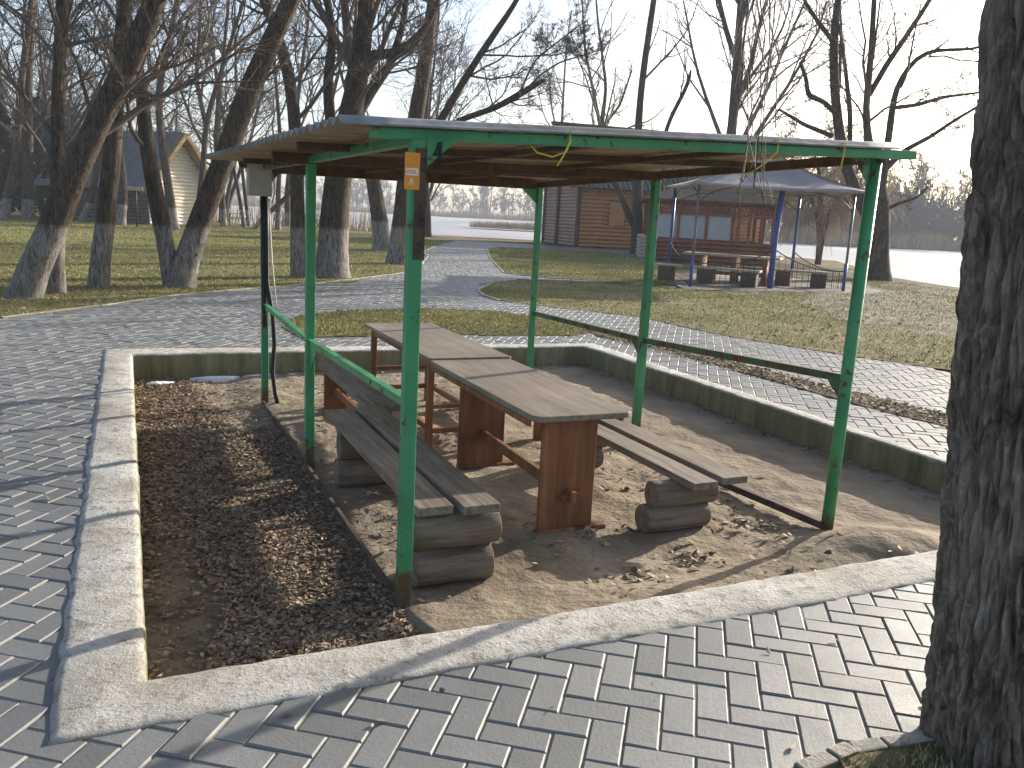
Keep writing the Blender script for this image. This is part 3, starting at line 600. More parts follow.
log_bench('low bench of two grey planks on stacked logs right of the tables', 2.02, 1.15,
          [(-.20, -.025, -.86, .85, .345), (.03, .215, -.83, .88, .35)],
          [(-.40, .04, -.66, .08, .088), (-.36, .08, -.67, .23, .082), (-.40, .04, .62, .08, .09), (-.36, .08, .61, .23, .085)], .32)
def board_bench(label, x, y, L):
    t = thing('board_bench', label, 'bench', loc(x, y), AZ, 'benches under the shelter')
    MB().box((0, 0, .40), (.24, L, .045)).build('plank', M['bench'], t, bevel=.006)
    for yy in (-L * .4, L * .4): MB().box((0, yy, .165), (.20, .05, .43)).build('board_leg', M['table_leg'], t, bevel=.005)
    MB().bar((0, -L * .4, .2), (0, L * .4, .2), .03, .06).build('stretcher', M['table_leg'], t)
board_bench('grey plank bench on red brown board legs, left of the farther table', .53, 3.1, 1.75)
board_bench('plank bench on red brown board legs, right of the farther table', 2.0, 3.2, 1.6)
# ------------------------------------------------------------------ trees
def unit(a): return a / np.maximum(np.linalg.norm(a, axis=-1, keepdims=True), 1e-9)
def tubes_batch(P, Rr, n):
    N, m, _ = P.shape; T = np.empty_like(P); T[:, 1:-1] = P[:, 2:] - P[:, :-2]; T[:, 0] = P[:, 1] - P[:, 0]; T[:, -1] = P[:, -1] - P[:, -2]; T = unit(T)
    ref = np.where(np.abs(T[:, :1, 2:3]) > .8, np.array([1., 0, 0]), np.array([0, 0, 1.])); ref = np.broadcast_to(ref, T.shape)
    A = unit(np.cross(T, ref)); B = np.cross(T, A); an = np.arange(n) * 2 * np.pi / n
    V = P[:, :, None] + Rr[:, :, None, None] * (A[:, :, None] * np.cos(an)[None, None, :, None] + B[:, :, None] * np.sin(an)[None, None, :, None])
    base = (np.arange(N) * m * n)[:, None, None]; i = (np.arange(m - 1) * n)[None, :, None]; k = np.arange(n)[None, None]; k2 = (k + 1) % n
    Q = np.stack([base + i + k, base + i + k2, base + i + n + k2, base + i + n + k], -1).reshape(-1, 4)
    return V.reshape(-1, 3), Q
def grow(P, Rr, L, K, m, t0, t1, lr, ang, wander, trop, rr, rmin, rg):
    N, mp, _ = P.shape; t = rg.uniform(t0, t1, (N, K)); f = t * (mp - 1); i = np.minimum(f.astype(int), mp - 2); w = (f - i)[..., None]; a = np.arange(N)[:, None]
    S = P[a, i] * (1 - w) + P[a, i + 1] * w; D = unit(P[a, i + 1] - P[a, i]); r0 = Rr[a, i] * (1 - w[..., 0]) + Rr[a, i + 1] * w[..., 0]
    rnd = unit(np.cross(D, rg.normal(size=D.shape))); th = rg.uniform(ang[0], ang[1], (N, K))[..., None]; D = unit(D * np.cos(th) + rnd * np.sin(th))
    ln = L[:, None] * rg.uniform(lr[0], lr[1], (N, K)) * (1.15 - .55 * t); S = S.reshape(-1, 3); D = D.reshape(-1, 3); ln = ln.ravel(); C = np.zeros((N * K, m, 3)); C[:, 0] = S
    for j in range(1, m):
        D = unit(D + rg.normal(0, wander, D.shape) + np.array([0, 0, trop])); C[:, j] = C[:, j - 1] + D * (ln / (m - 1))[:, None]
    R0 = np.maximum(np.minimum(r0.ravel() * rr, ln * .017 + .002), rmin); Rc = np.maximum(R0[:, None] * np.linspace(1, .3, m)[None], rmin * .8); return C, Rc, ln
def resample(pts, rad, m):
    pts = np.array(pts, float); rad = np.array(rad, float); d = np.r_[0, np.cumsum(np.linalg.norm(np.diff(pts, axis=0), axis=1))]; s = np.linspace(0, d[-1], m)
    # smooth (Catmull-like) by dense linear + smoothing
    q = np.stack([np.interp(s, d, pts[:, k]) for k in range(3)], 1); r = np.interp(s, d, rad)
    for _ in range(2): q[1:-1] = .25 * q[:-2] + .5 * q[1:-1] + .25 * q[2:]
    return q, r, d[-1]
def crown_mesh(name, stems, rg, levels, rmin=.004, sides=(6, 4, 3, 3)):
    Vs, Qs, b = [], [], 0
    P = np.stack([s[0] for s in stems]); Rr = np.stack([s[1] for s in stems]); L = np.array([s[2] for s in stems])
    for li, lv in enumerate(levels):
        P, Rr, L = grow(P, Rr, L, rmin=rmin, rg=rg, **lv); V, Q = tubes_batch(P, Rr, sides[min(li, len(sides) - 1)]); Vs.append(V); Qs.append(Q + b); b += len(V)
    return raw_mesh(name, np.concatenate(Vs), np.concatenate(Qs), smooth=True)
def trunk_mesh(name, stems_raw, rg, nseg=26, sides=14, flare=True, rough=.035):
    Vs, Qs, b = [], [], 0
    for si, (pts, rad) in enumerate(stems_raw):
        q, r, L = resample(pts, rad, nseg)
        if si == 0 and flare: hgt = q[:, 2] - q[0, 2]; r = r * (1 + .22 * np.exp(-np.maximum(hgt, 0) / .2))
        V, Q = tubes_batch(q[None], r[None], sides); C = np.repeat(q, sides, 0); nz = np.array([mnoise.noise(Vector(p * 2.3)) + .7 * mnoise.noise(Vector((p[0] * 6, p[1] * 6, p[2] * 2))) for p in V])
        V = C + (V - C) * (1 + rough * 1.6 * nz)[:, None]; Vs.append(V); Qs.append(Q + b); b += len(V)
    return raw_mesh(name, np.concatenate(Vs), np.concatenate(Qs), smooth=True)
LV_BIG = [dict(K=13, m=9, t0=.3, t1=1, lr=(.18, .46), ang=(.45, 1.1), wander=.15, trop=.07, rr=.34), dict(K=7, m=7, t0=.2, t1=1, lr=(.25, .6), ang=(.4, 1.1), wander=.17, trop=.05, rr=.6),
          dict(K=6, m=5, t0=.15, t1=1, lr=(.3, .6), ang=(.4, 1.0), wander=.16, trop=.03, rr=.6), dict(K=5, m=4, t0=.15, t1=1, lr=(.4, .8), ang=(.3, .9), wander=.16, trop=.0, rr=.6)]
def px_stem(Y, pts, dy=0.0):
    """pts: (px, py, width px); dy: depth change over the stem"""
    out, rad = [], []; n = len(pts)
    for i, (x, y, w) in enumerate(pts):
        Yi = Y + dy * i / max(1, n - 1); p = PX(x, y, Yi); depth = float((p - EYE) @ _f); out.append(p); rad.append(w * .41 * depth / FPX)
    return out, rad
def tree(name, label, Y, stems, group='bare trees', bark='bark', twig='twig', levels=LV_BIG, seed=1, rmin=.0045, cat='tree', dys=None, crown_stems=None):
    rg = np.random.default_rng(seed); raws = []
    for i, s in enumerate(stems):
        p, r = px_stem(Y, s, (dys[i] if dys else 0)); raws.append((p, r))
    base = raws[0][0][0].copy(); base[2] = 0
    raws = [([p - base for p in ps], rs) for ps, rs in raws]; raws[0][0].insert(0, raws[0][0][0] * np.array([1, 1, 0]) + np.array([0, 0, -.25])); raws[0][1].insert(0, raws[0][1][0] * 1.05)
    t = thing(name, label, cat, tuple(base), 0, group)
    link('trunk', trunk_mesh('trunk', raws, rg), M[bark], t)
    st = [resample(p, r, 14) for p, r in raws]
    link('crown', crown_mesh('crown', st, rg, levels, rmin), M[twig], t); return t
def up(pts, k=3, dx=4, step=75, taper=.72):
    """carry a stem on above the frame"""
    pts = list(pts); x, y, w = pts[-1]; x0, y0, _ = pts[-2]; sl = max(-.6, min(.6, (x - x0) / (y0 - y + 1e-6)))
    for i in range(k): sl *= .75; x += sl * step + random.uniform(-dx, dx); y -= step; w *= taper; pts.append((x, y, w))
    return pts
G1 = 'big bare trees with whitewashed trunks on the left lawn'
tree('leaning_tree', 'thick bare tree leaning strongly to the right, nearest to the left photo edge', 12.6, [up([(20, 298, 40), (37, 262, 36), (54, 225, 33), (72, 180, 31), (90, 137, 30), (121, 79, 29), (152, 12, 27)], 4)], G1, seed=11)
tree('bare_tree', 'slim upright bare tree crossed by the thick leaning trunk at far left', 13.3, [up([(56, 292, 21), (57, 240, 18), (58, 187, 17), (58, 104, 16), (62, 0, 14)], 4)], G1, seed=12)
tree('bare_tree', 'dark trunk standing between the leaning tree and the forked pair', 14.5, [up([(97, 288, 25), (106, 217, 22), (114, 137, 21), (120, 42, 17), (126, 0, 15)], 4)], G1, seed=13)
tree('forked_tree', 'V shaped tree whose two dark trunks part at the lawn', 15.2, [up([(178, 290, 36), (182, 272, 30), (200, 221, 27), (225, 158, 26), (246, 96, 26), (271, 42, 24), (292, 0, 21)], 4), up([(174, 288, 26), (168, 258, 21), (157, 200, 20), (146, 146, 18), (142, 83, 15), (135, 55, 11)], 3)], G1, seed=14)
tree('bare_tree', 'narrow dark tree just left of the second shelter post, curving left above the roof', 18.7, [up([(298, 276, 18), (297, 167, 16), (294, 104, 15), (287, 62, 14), (271, 17, 12), (258, -15, 11)], 3)], G1, seed=15)
tree('massive_tree', 'stoutest whitewashed tree, behind the left posts, with a heavy side limb', 19.1, [up([(331, 277, 44), (333, 245, 36), (337, 179, 32), (347, 130, 31), (358, 83, 26), (362, 40, 23), (367, 0, 21)], 4), up([(338, 170, 16), (329, 110, 13), (327, 70, 12), (335, 42, 11), (327, 0, 9)], 3), [(358, 62, 16), (373, 55, 13), (392, 54, 11), (412, 42, 9), (430, 22, 7), (445, -20, 4)], [(352, 125, 14), (371, 92, 12), (392, 62, 10), (404, 20, 8), (410, -40, 5)]], G1, seed=16, dys=[0, 1.0, -.6, .8])
tree('bare_tree', 'leaning trunk that crosses behind the taller straight tree near the orange plate', 32.7, [up([(384, 251, 24), (379, 215, 19), (373, 179, 17), (362, 130, 15), (352, 70, 12), (345, 10, 10)], 3)], G1, seed=17)
tree('tall_tree', 'tall straight tree with long bare limbs reaching right over the shelter roof', 24.9, [up([(397, 264, 27), (402, 220, 22), (407, 160, 20), (418, 108, 19), (428, 42, 17), (434, 0, 15)], 4), up([(412, 165, 9), (446, 112, 10), (467, 75, 9), (492, 37, 8), (518, 0, 6)], 2), [(420, 150, 8), (455, 122, 7), (471, 116, 7), (495, 108, 7), (517, 96, 8), (542, 81, 6), (545, 80, 2)], [(520, 95, 3), (526, 78, 2.6), (535, 60, 2.2), (560, 40, 1.8), (590, 18, 1.2)], [(524, 92, 3), (540, 75, 2.4), (560, 62, 2), (600, 50, 1.2)]], G1, seed=18, dys=[0, -.8, -1.4, 0, .3])
tree('slim_tree', 'thin dark tree by the water, seen just right of the nearest post', 52, [up([(428, 237, 9), (428, 215, 8), (426, 183, 7), (424, 140, 6), (428, 90, 5)], 2)], 'slim trees by the water', bark='bark_bare', seed=19)
G2 = 'distant bare trees behind the lawn'
LV_MED = [dict(K=10, m=8, t0=.25, t1=1, lr=(.25, .5), ang=(.4, 1.0), wander=.16, trop=.07, rr=.55), dict(K=7, m=6, t0=.2, t1=1, lr=(.3, .6), ang=(.4, 1.0), wander=.17, trop=.05, rr=.6), dict(K=6, m=4, t0=.15, t1=1, lr=(.3, .6), ang=(.4, 1.0), wander=.15, trop=.03, rr=.6), dict(K=3, m=3, t0=.2, t1=1, lr=(.4, .7), ang=(.3, .9), wander=.15, trop=.02, rr=.6)]
for i, (lb, Y, st) in enumerate((
    ('pale based tree at the left photo edge, beyond the lawn', 45, [[(4, 229, 12), (6, 200, 10), (16, 160, 9), (20, 90, 8), (32, 0, 7)]]),
    ('whitewashed upright tree beside the dark evergreens at far left', 46, [[(28, 229, 15), (28, 170, 13), (27, 90, 11), (33, 0, 9)], [(2, 205, 7), (20, 180, 7), (48, 160, 6), (70, 140, 5), (90, 105, 4)]]),
    ('slanted dark tree seen between the two nearest left trunks', 46, [[(80, 228, 9), (92, 195, 8), (100, 150, 7), (112, 90, 6), (118, 20, 5)]]),
    ('dark slim tree at the shaded log wall of the white gabled house', 44, [[(120, 227, 13), (124, 190, 11), (118, 140, 9), (122, 70, 8), (130, 10, 6)]]),
    ('brown slim tree standing in front of the white gable', 42, [[(174, 228, 13), (168, 185, 10), (160, 130, 9), (158, 90, 8), (172, 30, 7)]]),
    ('curving tree at the right end of the white gable', 44, [[(196, 228, 8), (203, 170, 7), (206, 120, 7), (225, 60, 5), (244, 0, 4)], [(206, 125, 6), (196, 80, 5), (200, 30, 4)]]),
    ('slim tree seen left of the grey electric box', 50, [[(224, 226, 8), (222, 195, 7), (215, 140, 6), (222, 70, 5)]]),
    ('thin leaning pair of trunks under the grey electric box', 52, [[(244, 226, 5), (240, 200, 4.5), (234, 170, 4), (222, 110, 3.5)], [(249, 226, 5), (245, 195, 4), (240, 150, 4), (236, 80, 3)]]),
    ('twin slim trees right of the black cable', 50, [[(278, 226, 7), (278, 195, 6), (281, 150, 5), (276, 80, 4)], [(288, 226, 8), (287, 195, 7), (292, 150, 6), (300, 80, 5)]]),
    ('fallen looking trunk slanting up to the right behind the cable', 48, [[(252, 228, 7), (272, 210, 6), (292, 193, 6), (312, 160, 5), (330, 110, 4)]]))):
    tree('distant_tree', lb, Y, [up(s, 2, step=60) for s in st], G2, bark='bark_far', levels=LV_MED[:3] if i > 3 else LV_MED, seed=30 + i, rmin=.009)
# right side
tree('shore_tree', 'wide multi stemmed bare tree on the shore right of the grey canopy', 30.4, [
    up([(877, 281, 34), (877, 255, 28), (879, 220, 26), (879, 190, 22), (872, 160, 12), (866, 130, 9), (865, 103, 8), (869, 82, 8), (872, 43, 7), (874, 0, 6)], 2),
    up([(877, 232, 17), (866, 215, 15), (847, 172, 14), (839, 135, 12), (834, 86, 11), (833, 39, 10), (838, 0, 8)], 3),
    up([(880, 190, 14), (885, 165, 9), (892, 112, 8), (894, 92, 7), (908, 66, 6), (926, 50, 5), (955, 50, 4), (990, 48, 3)], 1),
    [(869, 95, 7), (887, 64, 7), (909, 32, 6), (930, 0, 5), (950, -50, 3)],
    [(884, 170, 8), (905, 150, 6), (930, 137, 5), (955, 120, 4), (984, 103, 3)], [(892, 108, 5), (917, 105, 5), (943, 97, 4), (984, 92, 2.5)],
    [(834, 112, 7), (824, 102, 6), (808, 95, 6), (806, 78, 5), (800, 62, 4)], [(832, 40, 6), (818, 22, 5), (804, 0, 4), (795, -30, 3)], [(850, 152, 6), (850, 110, 6), (846, 75, 5), (842, 40, 4), (836, 15, 3)], [(832, 136, 6), (805, 125, 5), (780, 110, 3)], [(884, 210, 5), (900, 203, 4), (916, 198, 3), (928, 187, 2)]],
    'bare trees by the right shore', bark='bark_bare', seed=51, rmin=.006, levels=[dict(K=7, m=8, t0=.2, t1=1, lr=(.18, .4), ang=(.4, 1.0), wander=.14, trop=.06, rr=.5), dict(K=6, m=6, t0=.2, t1=1, lr=(.3, .65), ang=(.4, 1.0), wander=.16, trop=.03, rr=.6), dict(K=6, m=4, t0=.15, t1=1, lr=(.3, .6), ang=(.4, 1.0), wander=.15, trop=0, rr=.6), dict(K=3, m=3, t0=.2, t1=1, lr=(.4, .7), ang=(.3, .9), wander=.15, trop=0, rr=.6)], dys=[0, .8, -.5, .6, -.8, .5, -.5, .5, .2, -.7, .3])
LV_UP = [dict(K=16, m=8, t0=.2, t1=1, lr=(.22, .5), ang=(.25, .6), wander=.1, trop=.10, rr=.5), dict(K=7, m=6, t0=.15, t1=1, lr=(.3, .6), ang=(.3, .8), wander=.13, trop=.06, rr=.6), dict(K=6, m=4, t0=.15, t1=1, lr=(.35, .7), ang=(.3, .9), wander=.14, trop=-.03, rr=.6), dict(K=3, m=3, t0=.2, t1=1, lr=(.4, .7), ang=(.3, .9), wander=.15, trop=0, rr=.6)]
tree('birch_like_tree', 'tall finely twigged tree rising directly behind the grey canopy peak', 46, [up([(726, 262, 15), (727, 190, 13), (733, 115, 11), (737, 60, 10), (741, 0, 8)], 2), up([(736, 60, 7), (726, 30, 6), (719, 0, 5)], 2), up([(734, 110, 7), (750, 70, 6), (758, 30, 5), (770, -10, 4)], 2)], 'bare trees by the right shore', bark='bark_bare', levels=LV_UP, seed=52, rmin=.008)
tree('pollard_tree', 'forked bare tree in front of the log cabin, dark limbs above the shelter roof', 43, [up([(637, 258, 16), (637, 225, 13), (638, 190, 12), (638, 125, 9), (642, 80, 8), (647, 45, 8), (654, 0, 7)], 2), [(638, 232, 9), (630, 218, 8), (622, 198, 7), (613, 175, 6), (600, 150, 4)], [(639, 245, 9), (655, 222, 8), (662, 190, 6), (664, 135, 5), (674, 110, 5), (683, 95, 5), (690, 78, 4.5), (691, 70, 2)]], 'bare trees by the right shore', bark='bark_bare', levels=[dict(K=8, m=7, t0=.45, t1=1, lr=(.12, .3), ang=(.3, .8), wander=.1, trop=.12, rr=.4)] + LV_MED[1:2], seed=53, rmin=.008)
tree('small_tree', 'small slender tree behind the dark cabin roof', 62, [up([(603, 236, 8), (602, 180, 7), (601, 122, 6), (607, 90, 4), (600, 40, 3)], 2, step=40), [(602, 135, 5), (594, 95, 4), (585, 50, 3), (582, 0, 2)], [(601, 130, 4), (620, 105, 3), (632, 70, 2)]], 'bare trees by the right shore', bark='bark_bare', levels=LV_MED[:3], seed=54, rmin=.01)
tree('thin_tree', 'faint thin tree left of the small slender tree behind the cabin', 90, [up([(560, 232, 6), (561, 150, 4), (563, 100, 3), (566, 50, 2)], 1, step=40), [(561, 150, 3), (552, 110, 2), (548, 70, 1.5)]], 'bare trees by the right shore', bark='bark_bare', levels=LV_MED[:3], seed=55, rmin=.013)
def weeping(name, label, x, y, H, seed):
    rg = np.random.default_rng(seed); st = []
    for k in range(5):
        a = k * 1.26 + .3; p = [np.array([0, 0, -.2 + 0 * k])]; q = np.array([0, 0, .5 + .15 * k])
        for j in range(8): p.append(q.copy()); q = q + np.array([math.cos(a) * .09 * j, math.sin(a) * .09 * j, H / 9]) + rg.normal(0, .06, 3)
        st.append((p, list(np.linspace(.16, .04, 9))))
    t = thing(name, label, 'tree', (x, y, -.1), 0, 'bare trees by the right shore'); link('trunk', trunk_mesh('trunk', st, rg, 16, 9), M['bark_bare'], t)
    s = [resample(p, r, 10) for p, r in st]
    lv = [dict(K=12, m=9, t0=.3, t1=1, lr=(.3, .6), ang=(.5, 1.1), wander=.1, trop=-.05, rr=.5), dict(K=10, m=9, t0=.2, t1=1, lr=(.5, 1.0), ang=(.3, .8), wander=.07, trop=-.22, rr=.5), dict(K=6, m=6, t0=.1, t1=1, lr=(.4, .8), ang=(.2, .5), wander=.06, trop=-.22, rr=.6)]
    link('crown', crown_mesh('crown', s, rg, lv, .010), M['twig_tan'], t)
weeping('weeping_willow', 'pale tan weeping tree drooping over the ice behind the grey canopy', 14.6, 42, 5.6, 60)
weeping('weeping_willow', 'pale drooping tree behind the wooden gazebo, left of the other weeping tree', 11.2, 49, 5.2, 61)
# foreground trunk with deep bark
def near_tree():
    L = [(926, 800), (929, 768), (935, 700), (943, 600), (950, 500), (957, 400), (965, 330), (973, 240), (980, 160), (986, 90), (992, 20), (998, -60)]
    t = thing('foreground_tree', 'huge furrowed dark trunk close to the camera at the right photo edge', 'tree', tuple(PX(1030, 800, 2.42) * np.array([1, 1, 0])))
    base = np.array(t.location); C = []; Rd = []
    for i, (x, y) in enumerate(L):
        rad = .265 - .045 * i / 11 if i > 1 else .285; p0 = PX(x, y, 2.42); dep = float((p0 - EYE) @ _f); p = PX(x + rad * FPX / dep, y, 2.42); C.append(p - base); Rd.append(rad)
    C.insert(0, np.array([C[0][0], C[0][1], -.2])); Rd.insert(0, .36)
    for k in range(4): C.append(C[-1] + np.array([.03, .05, .8])); Rd.append(Rd[-1] * .93)
    q, r, _ = resample(C, Rd, 560); n = 340; V, Q = tubes_batch(q[None], r[None] + 0, n); an = np.tile(np.arange(n) * 2 * np.pi / n, len(q)); cc = np.repeat(q, n, 0); dirs = (V - cc) / np.repeat(r, n)[:, None]
    disp = np.empty(len(V)); zz = V[:, 2]
    for i in range(len(V)):
        d = dirs[i]; z = zz[i]; w = .35 * mnoise.noise(Vector((d[0] * 2.5, d[1] * 2.5, z * 2.6))); x_, y_ = d[0] * 7 + w, d[1] * 7 + w
        ridge = abs(mnoise.noise(Vector((x_, y_, z * 2.1)))); ridge2 = abs(mnoise.noise(Vector((x_ * 1.9 + 5, y_ * 1.9, z * 5.5)))); fine = mnoise.noise(Vector((d[0] * 34, d[1] * 34, z * 22))); plate = mnoise.noise(Vector((d[0] * 15, d[1] * 15, z * 9)))
        big = mnoise.noise(Vector((d[0] * 1.6, d[1] * 1.6, z * 1.4 + 7)))
        disp[i] = .034 * min(1, ridge * 3.6) ** .8 + .020 * min(1, ridge2 * 3.4) + .014 * plate + .006 * fine + .020 * big - .058
    V = V + dirs * disp[:, None]
    link('trunk', raw_mesh('trunk', V, Q, smooth=True), M['bark_near'], t)
    rg = np.random.default_rng(5); st = []
    top = q[-1]
    for k, (dx, dy, dz) in enumerate(((-2.2, 1.6, 2.2), (1.5, 2.2, 3.5), (.4, -2.0, 3.2), (2.4, -.4, 2.6), (-.4, .6, 5.0))):
        pts = [top - np.array([0, 0, .3])] + [top + np.array([dx, dy, dz]) * s + rg.normal(0, .06, 3) for s in (.2, .45, .7, 1.0)]; st.append(resample(pts, [.16, .13, .1, .07, .03], 12))
    V, Q = tubes_batch(np.stack([s[0] for s in st]), np.stack([s[1] for s in st]), 10); link('limb', raw_mesh('limb', V, Q, smooth=True), M['bark_near'], t)
    link('crown', crown_mesh('crown', st, rg, LV_BIG[:3], .003), M['twig'], t)
    hang = []
    for k in range(6):                                   # long whips hanging in front of the shelter roof
        x0 = 762 + rg.normal(0, 9); p = []
        for j in range(9): yy = -60 + j * (150 + rg.uniform(-12, 60)) / 5; p.append(PX(x0 + rg.normal(0, 2.2) + j * rg.normal(0, 1.0), min(yy, 205), 3.5 + k * .03) - base)
        hang.append((np.array(p), np.linspace(.0035, .0016, 9)))
    V, Q = tubes_batch(np.stack([h[0] for h in hang]), np.stack([h[1] for h in hang]), 4); link('hanging_twigs', raw_mesh('hanging_twigs', V, Q, smooth=True), M['twig'], t)
    P = np.stack([h[0] for h in hang]); C2, R2, _ = grow(P, np.full(P.shape[:2], .0025), np.full(len(P), .9), 5, 5, 0, .95, (.2, .45), (.15, .5), .06, -.12, .7, .0014, rg)
    V, Q = tubes_batch(C2, R2, 3); link('hanging_twigs', raw_mesh('hanging_twigs', V, Q), M['twig'], t)
near_tree()
# background trees by copying prototypes
def proto(seed, H, name, levels, twig='twig_far', rmin=.014, nst=3, spread=.35):
    rg = np.random.default_rng(seed); st = []
    for k in range(nst):
        a = rg.uniform(0, 6.28); p = [np.array([0, 0, -.3]), np.array([0, 0, .4])]; q = p[-1].copy(); d = np.array([math.cos(a) * spread, math.sin(a) * spread, 1.0]) if k else np.array([.05, 0, 1.])
        for j in range(8): q = q + d / np.linalg.norm(d) * (H / 8.5) * (1 if k == 0 else .8) + rg.normal(0, .07 * H / 10, 3); d[2] += .12; p.append(q.copy())
        st.append((p, list(np.linspace(.017 * H * (1 if k == 0 else .7), .03, 10))))
    t = empty(name); link('trunk', trunk_mesh('trunk', st, rg, 14, 8), M['bark_bare'], t); s = [resample(p, r, 12) for p, r in st]
    link('crown', crown_mesh('crown', s, rg, levels, rmin), M[twig], t); return t
LV_P = [dict(K=12, m=7, t0=.2, t1=1, lr=(.22, .45), ang=(.4, 1.0), wander=.14, trop=.08, rr=.5), dict(K=7, m=5, t0=.15, t1=1, lr=(.3, .6), ang=(.4, 1.0), wander=.15, trop=.05, rr=.6), dict(K=7, m=4, t0=.15, t1=1, lr=(.35, .6), ang=(.4, 1.), wander=.15, trop=.03, rr=.6)]
P_T = [proto(70 + i, h, 'background_tree', LV_P) for i, h in enumerate((13, 11, 14))]
spots = [(-41, 60, 0, 'bare tree left of the evergreens on the far side of the lawn'), (-36, 66, 1, 'bare tree rising behind the dark evergreens'), (-33, 56, 2, 'bare tree between the evergreens and the house roof'), (-29, 62, 0, 'bare tree rising behind the left end of the house roof'), (-24, 60, 1, 'bare tree rising behind the house ridge'),
         (-20, 58, 2, 'bare tree whose crown stands above the white gable'), (-44, 54, 0, 'bare tree at the far left end of the distant row'), (-31, 70, 2, 'bare tree far behind the house roof'), (-48, 64, 1, 'bare tree behind the others at the far left'), (-27, 50, 1, 'bare tree beside the left wall of the house'),
         (-7, 60, 0, 'bare tree by the water behind the tall straight tree'), (-38, 50, 2, 'bare tree close behind the left lawn edge')]
used = set()
for i, (x, y, k, lb) in enumerate(spots):
    o = P_T[k] if k not in used else copy_tree(P_T[k]); used.add(k); o.location = (x, y, 0); o.rotation_euler = (0, 0, i * 1.9); s = (.9, 1.05, 1.15, .85)[i % 4]; o.scale = (s, s, s); tag(o, lb, 'tree', 'background bare trees left of the lake')
# evergreens
def evergreen(x, y, H, r, label, seed):
    rg = np.random.default_rng(seed); t = thing('evergreen_tree', label, 'tree', (x, y, 0), 0, 'dark evergreens beyond the lawn')
    MB().tube([(0, 0, -.2), (0, 0, H * .5), (0, 0, H * .95)], [.14, .09, .02], 8).build('trunk', M['bark_bare'], t)
    n = 5200; h = rg.random(n) ** .8; a = rg.uniform(0, 6.28, n); prof = np.minimum(1, (1 - h) * 2.0) ** .7 * (1 + .25 * np.sin(a * 5 + h * 9)); d = r * prof * rg.uniform(.35, 1, n) ** .5
    c = np.stack([np.cos(a) * d, np.sin(a) * d, .25 + h * H], 1); out = np.stack([np.cos(a), np.sin(a), rg.uniform(.2, 1.2, n)], 1); out = unit(out + rg.normal(0, .35, out.shape)); sd = unit(np.cross(out, rg.normal(size=out.shape)))
    L = rg.uniform(.18, .42, n)[:, None]; V = np.stack([c - sd * L * .28, c + sd * L * .28, c + out * L], 1)
    link('crown', raw_mesh('crown', V.reshape(-1, 3), tris=np.arange(n * 3).reshape(-1, 3)), M['conifer'], t)
for i, (x, y, H, r, lb) in enumerate(((-31, 50.5, 7.2, 1.5, 'dark evergreen at the left photo edge'), (-28.6, 51.5, 6.4, 1.4, 'dark evergreen behind the whitewashed upright tree'), (-26.4, 50, 4.2, 1.1, 'shorter green evergreen left of the thick leaning trunk'), (-33.5, 53, 8, 1.8, 'tallest dark evergreen, mostly out of the photo at far left'))): evergreen(x, y, H, r, lb, 80 + i)
# far woods and reeds
def far_wood(name, pts, n, hr, seed, label, depth=18, rmin=.06, twig='twig_far', den=(9, 6, 4)):
    rg = np.random.default_rng(seed); stems = []
    pts = np.array(pts, float); d = np.r_[0, np.cumsum(np.linalg.norm(np.diff(pts, axis=0), axis=1))]
    for k in range(n):
        s = rg.uniform(0, d[-1]); x = np.interp(s, d, pts[:, 0]); y = np.interp(s, d, pts[:, 1]) + rg.uniform(1, depth); H = rg.uniform(*hr) * (1.35 if rg.random() < .12 else 1)
        p = [np.array([x, y, -.3])]; q = p[0].copy()
        for j in range(5): q = q + np.array([rg.normal(0, .05 * H / 5), rg.normal(0, .05 * H / 5), H / 5]); p.append(q.copy())
        stems.append(resample(p, np.linspace(.02 * H, .04, 6), 7))
    lv = [dict(K=den[0], m=5, t0=.08, t1=1, lr=(.25, .5), ang=(.4, 1.0), wander=.15, trop=.08, rr=.6), dict(K=den[1], m=4, t0=.15, t1=1, lr=(.3, .6), ang=(.4, 1.), wander=.15, trop=.05, rr=.6), dict(K=den[2], m=3, t0=.15, t1=1, lr=(.35, .7), ang=(.4, 1.), wander=.15, trop=.02, rr=.6)]
    cm = crown_mesh(name, stems, rg, lv, rmin, (3, 3, 3)); V, Q = tubes_batch(np.stack([s[0] for s in stems]), np.stack([s[1] for s in stems]), 5)
    co = np.empty(len(cm.vertices) * 3, np.float32); cm.vertices.foreach_get('co', co); co = co.reshape(-1, 3); lq = np.empty(len(cm.loops), np.int32); cm.loops.foreach_get('vertex_index', lq)
    o = link(name, raw_mesh(name, np.concatenate([co, V]), np.concatenate([lq.reshape(-1, 4), Q + len(co)]), smooth=True), M[twig]); o['kind'] = 'stuff'; o['label'] = label; return o
far_wood('far_woods', [(-230, 334), (-27, 332), (12, 348), (40, 352)], 190, (7, 14), 90, 'hazy bare woods on the far left bank of the lake', 40, .10)
far_wood('far_woods', [(30, 182), (34, 172), (54, 141), (82, 161), (125, 154)], 260, (3.5, 7.5), 92, 'hazy brush in front of the woods on the right bank', 12, .06, den=(11, 7, 5))
far_wood('thicket', [(-100, 66), (-60, 60), (-34, 56), (-26, 60)], 90, (4, 8.5), 93, 'grey brown thicket behind the house and evergreens', 12, .022, den=(11, 7, 6))
far_wood('far_woods', [(24, 240), (36, 175), (54, 143), (82, 162), (125, 155)], 210, (8.5, 15), 91, 'bluish bare woods on the right bank behind the ice', 22, .055)
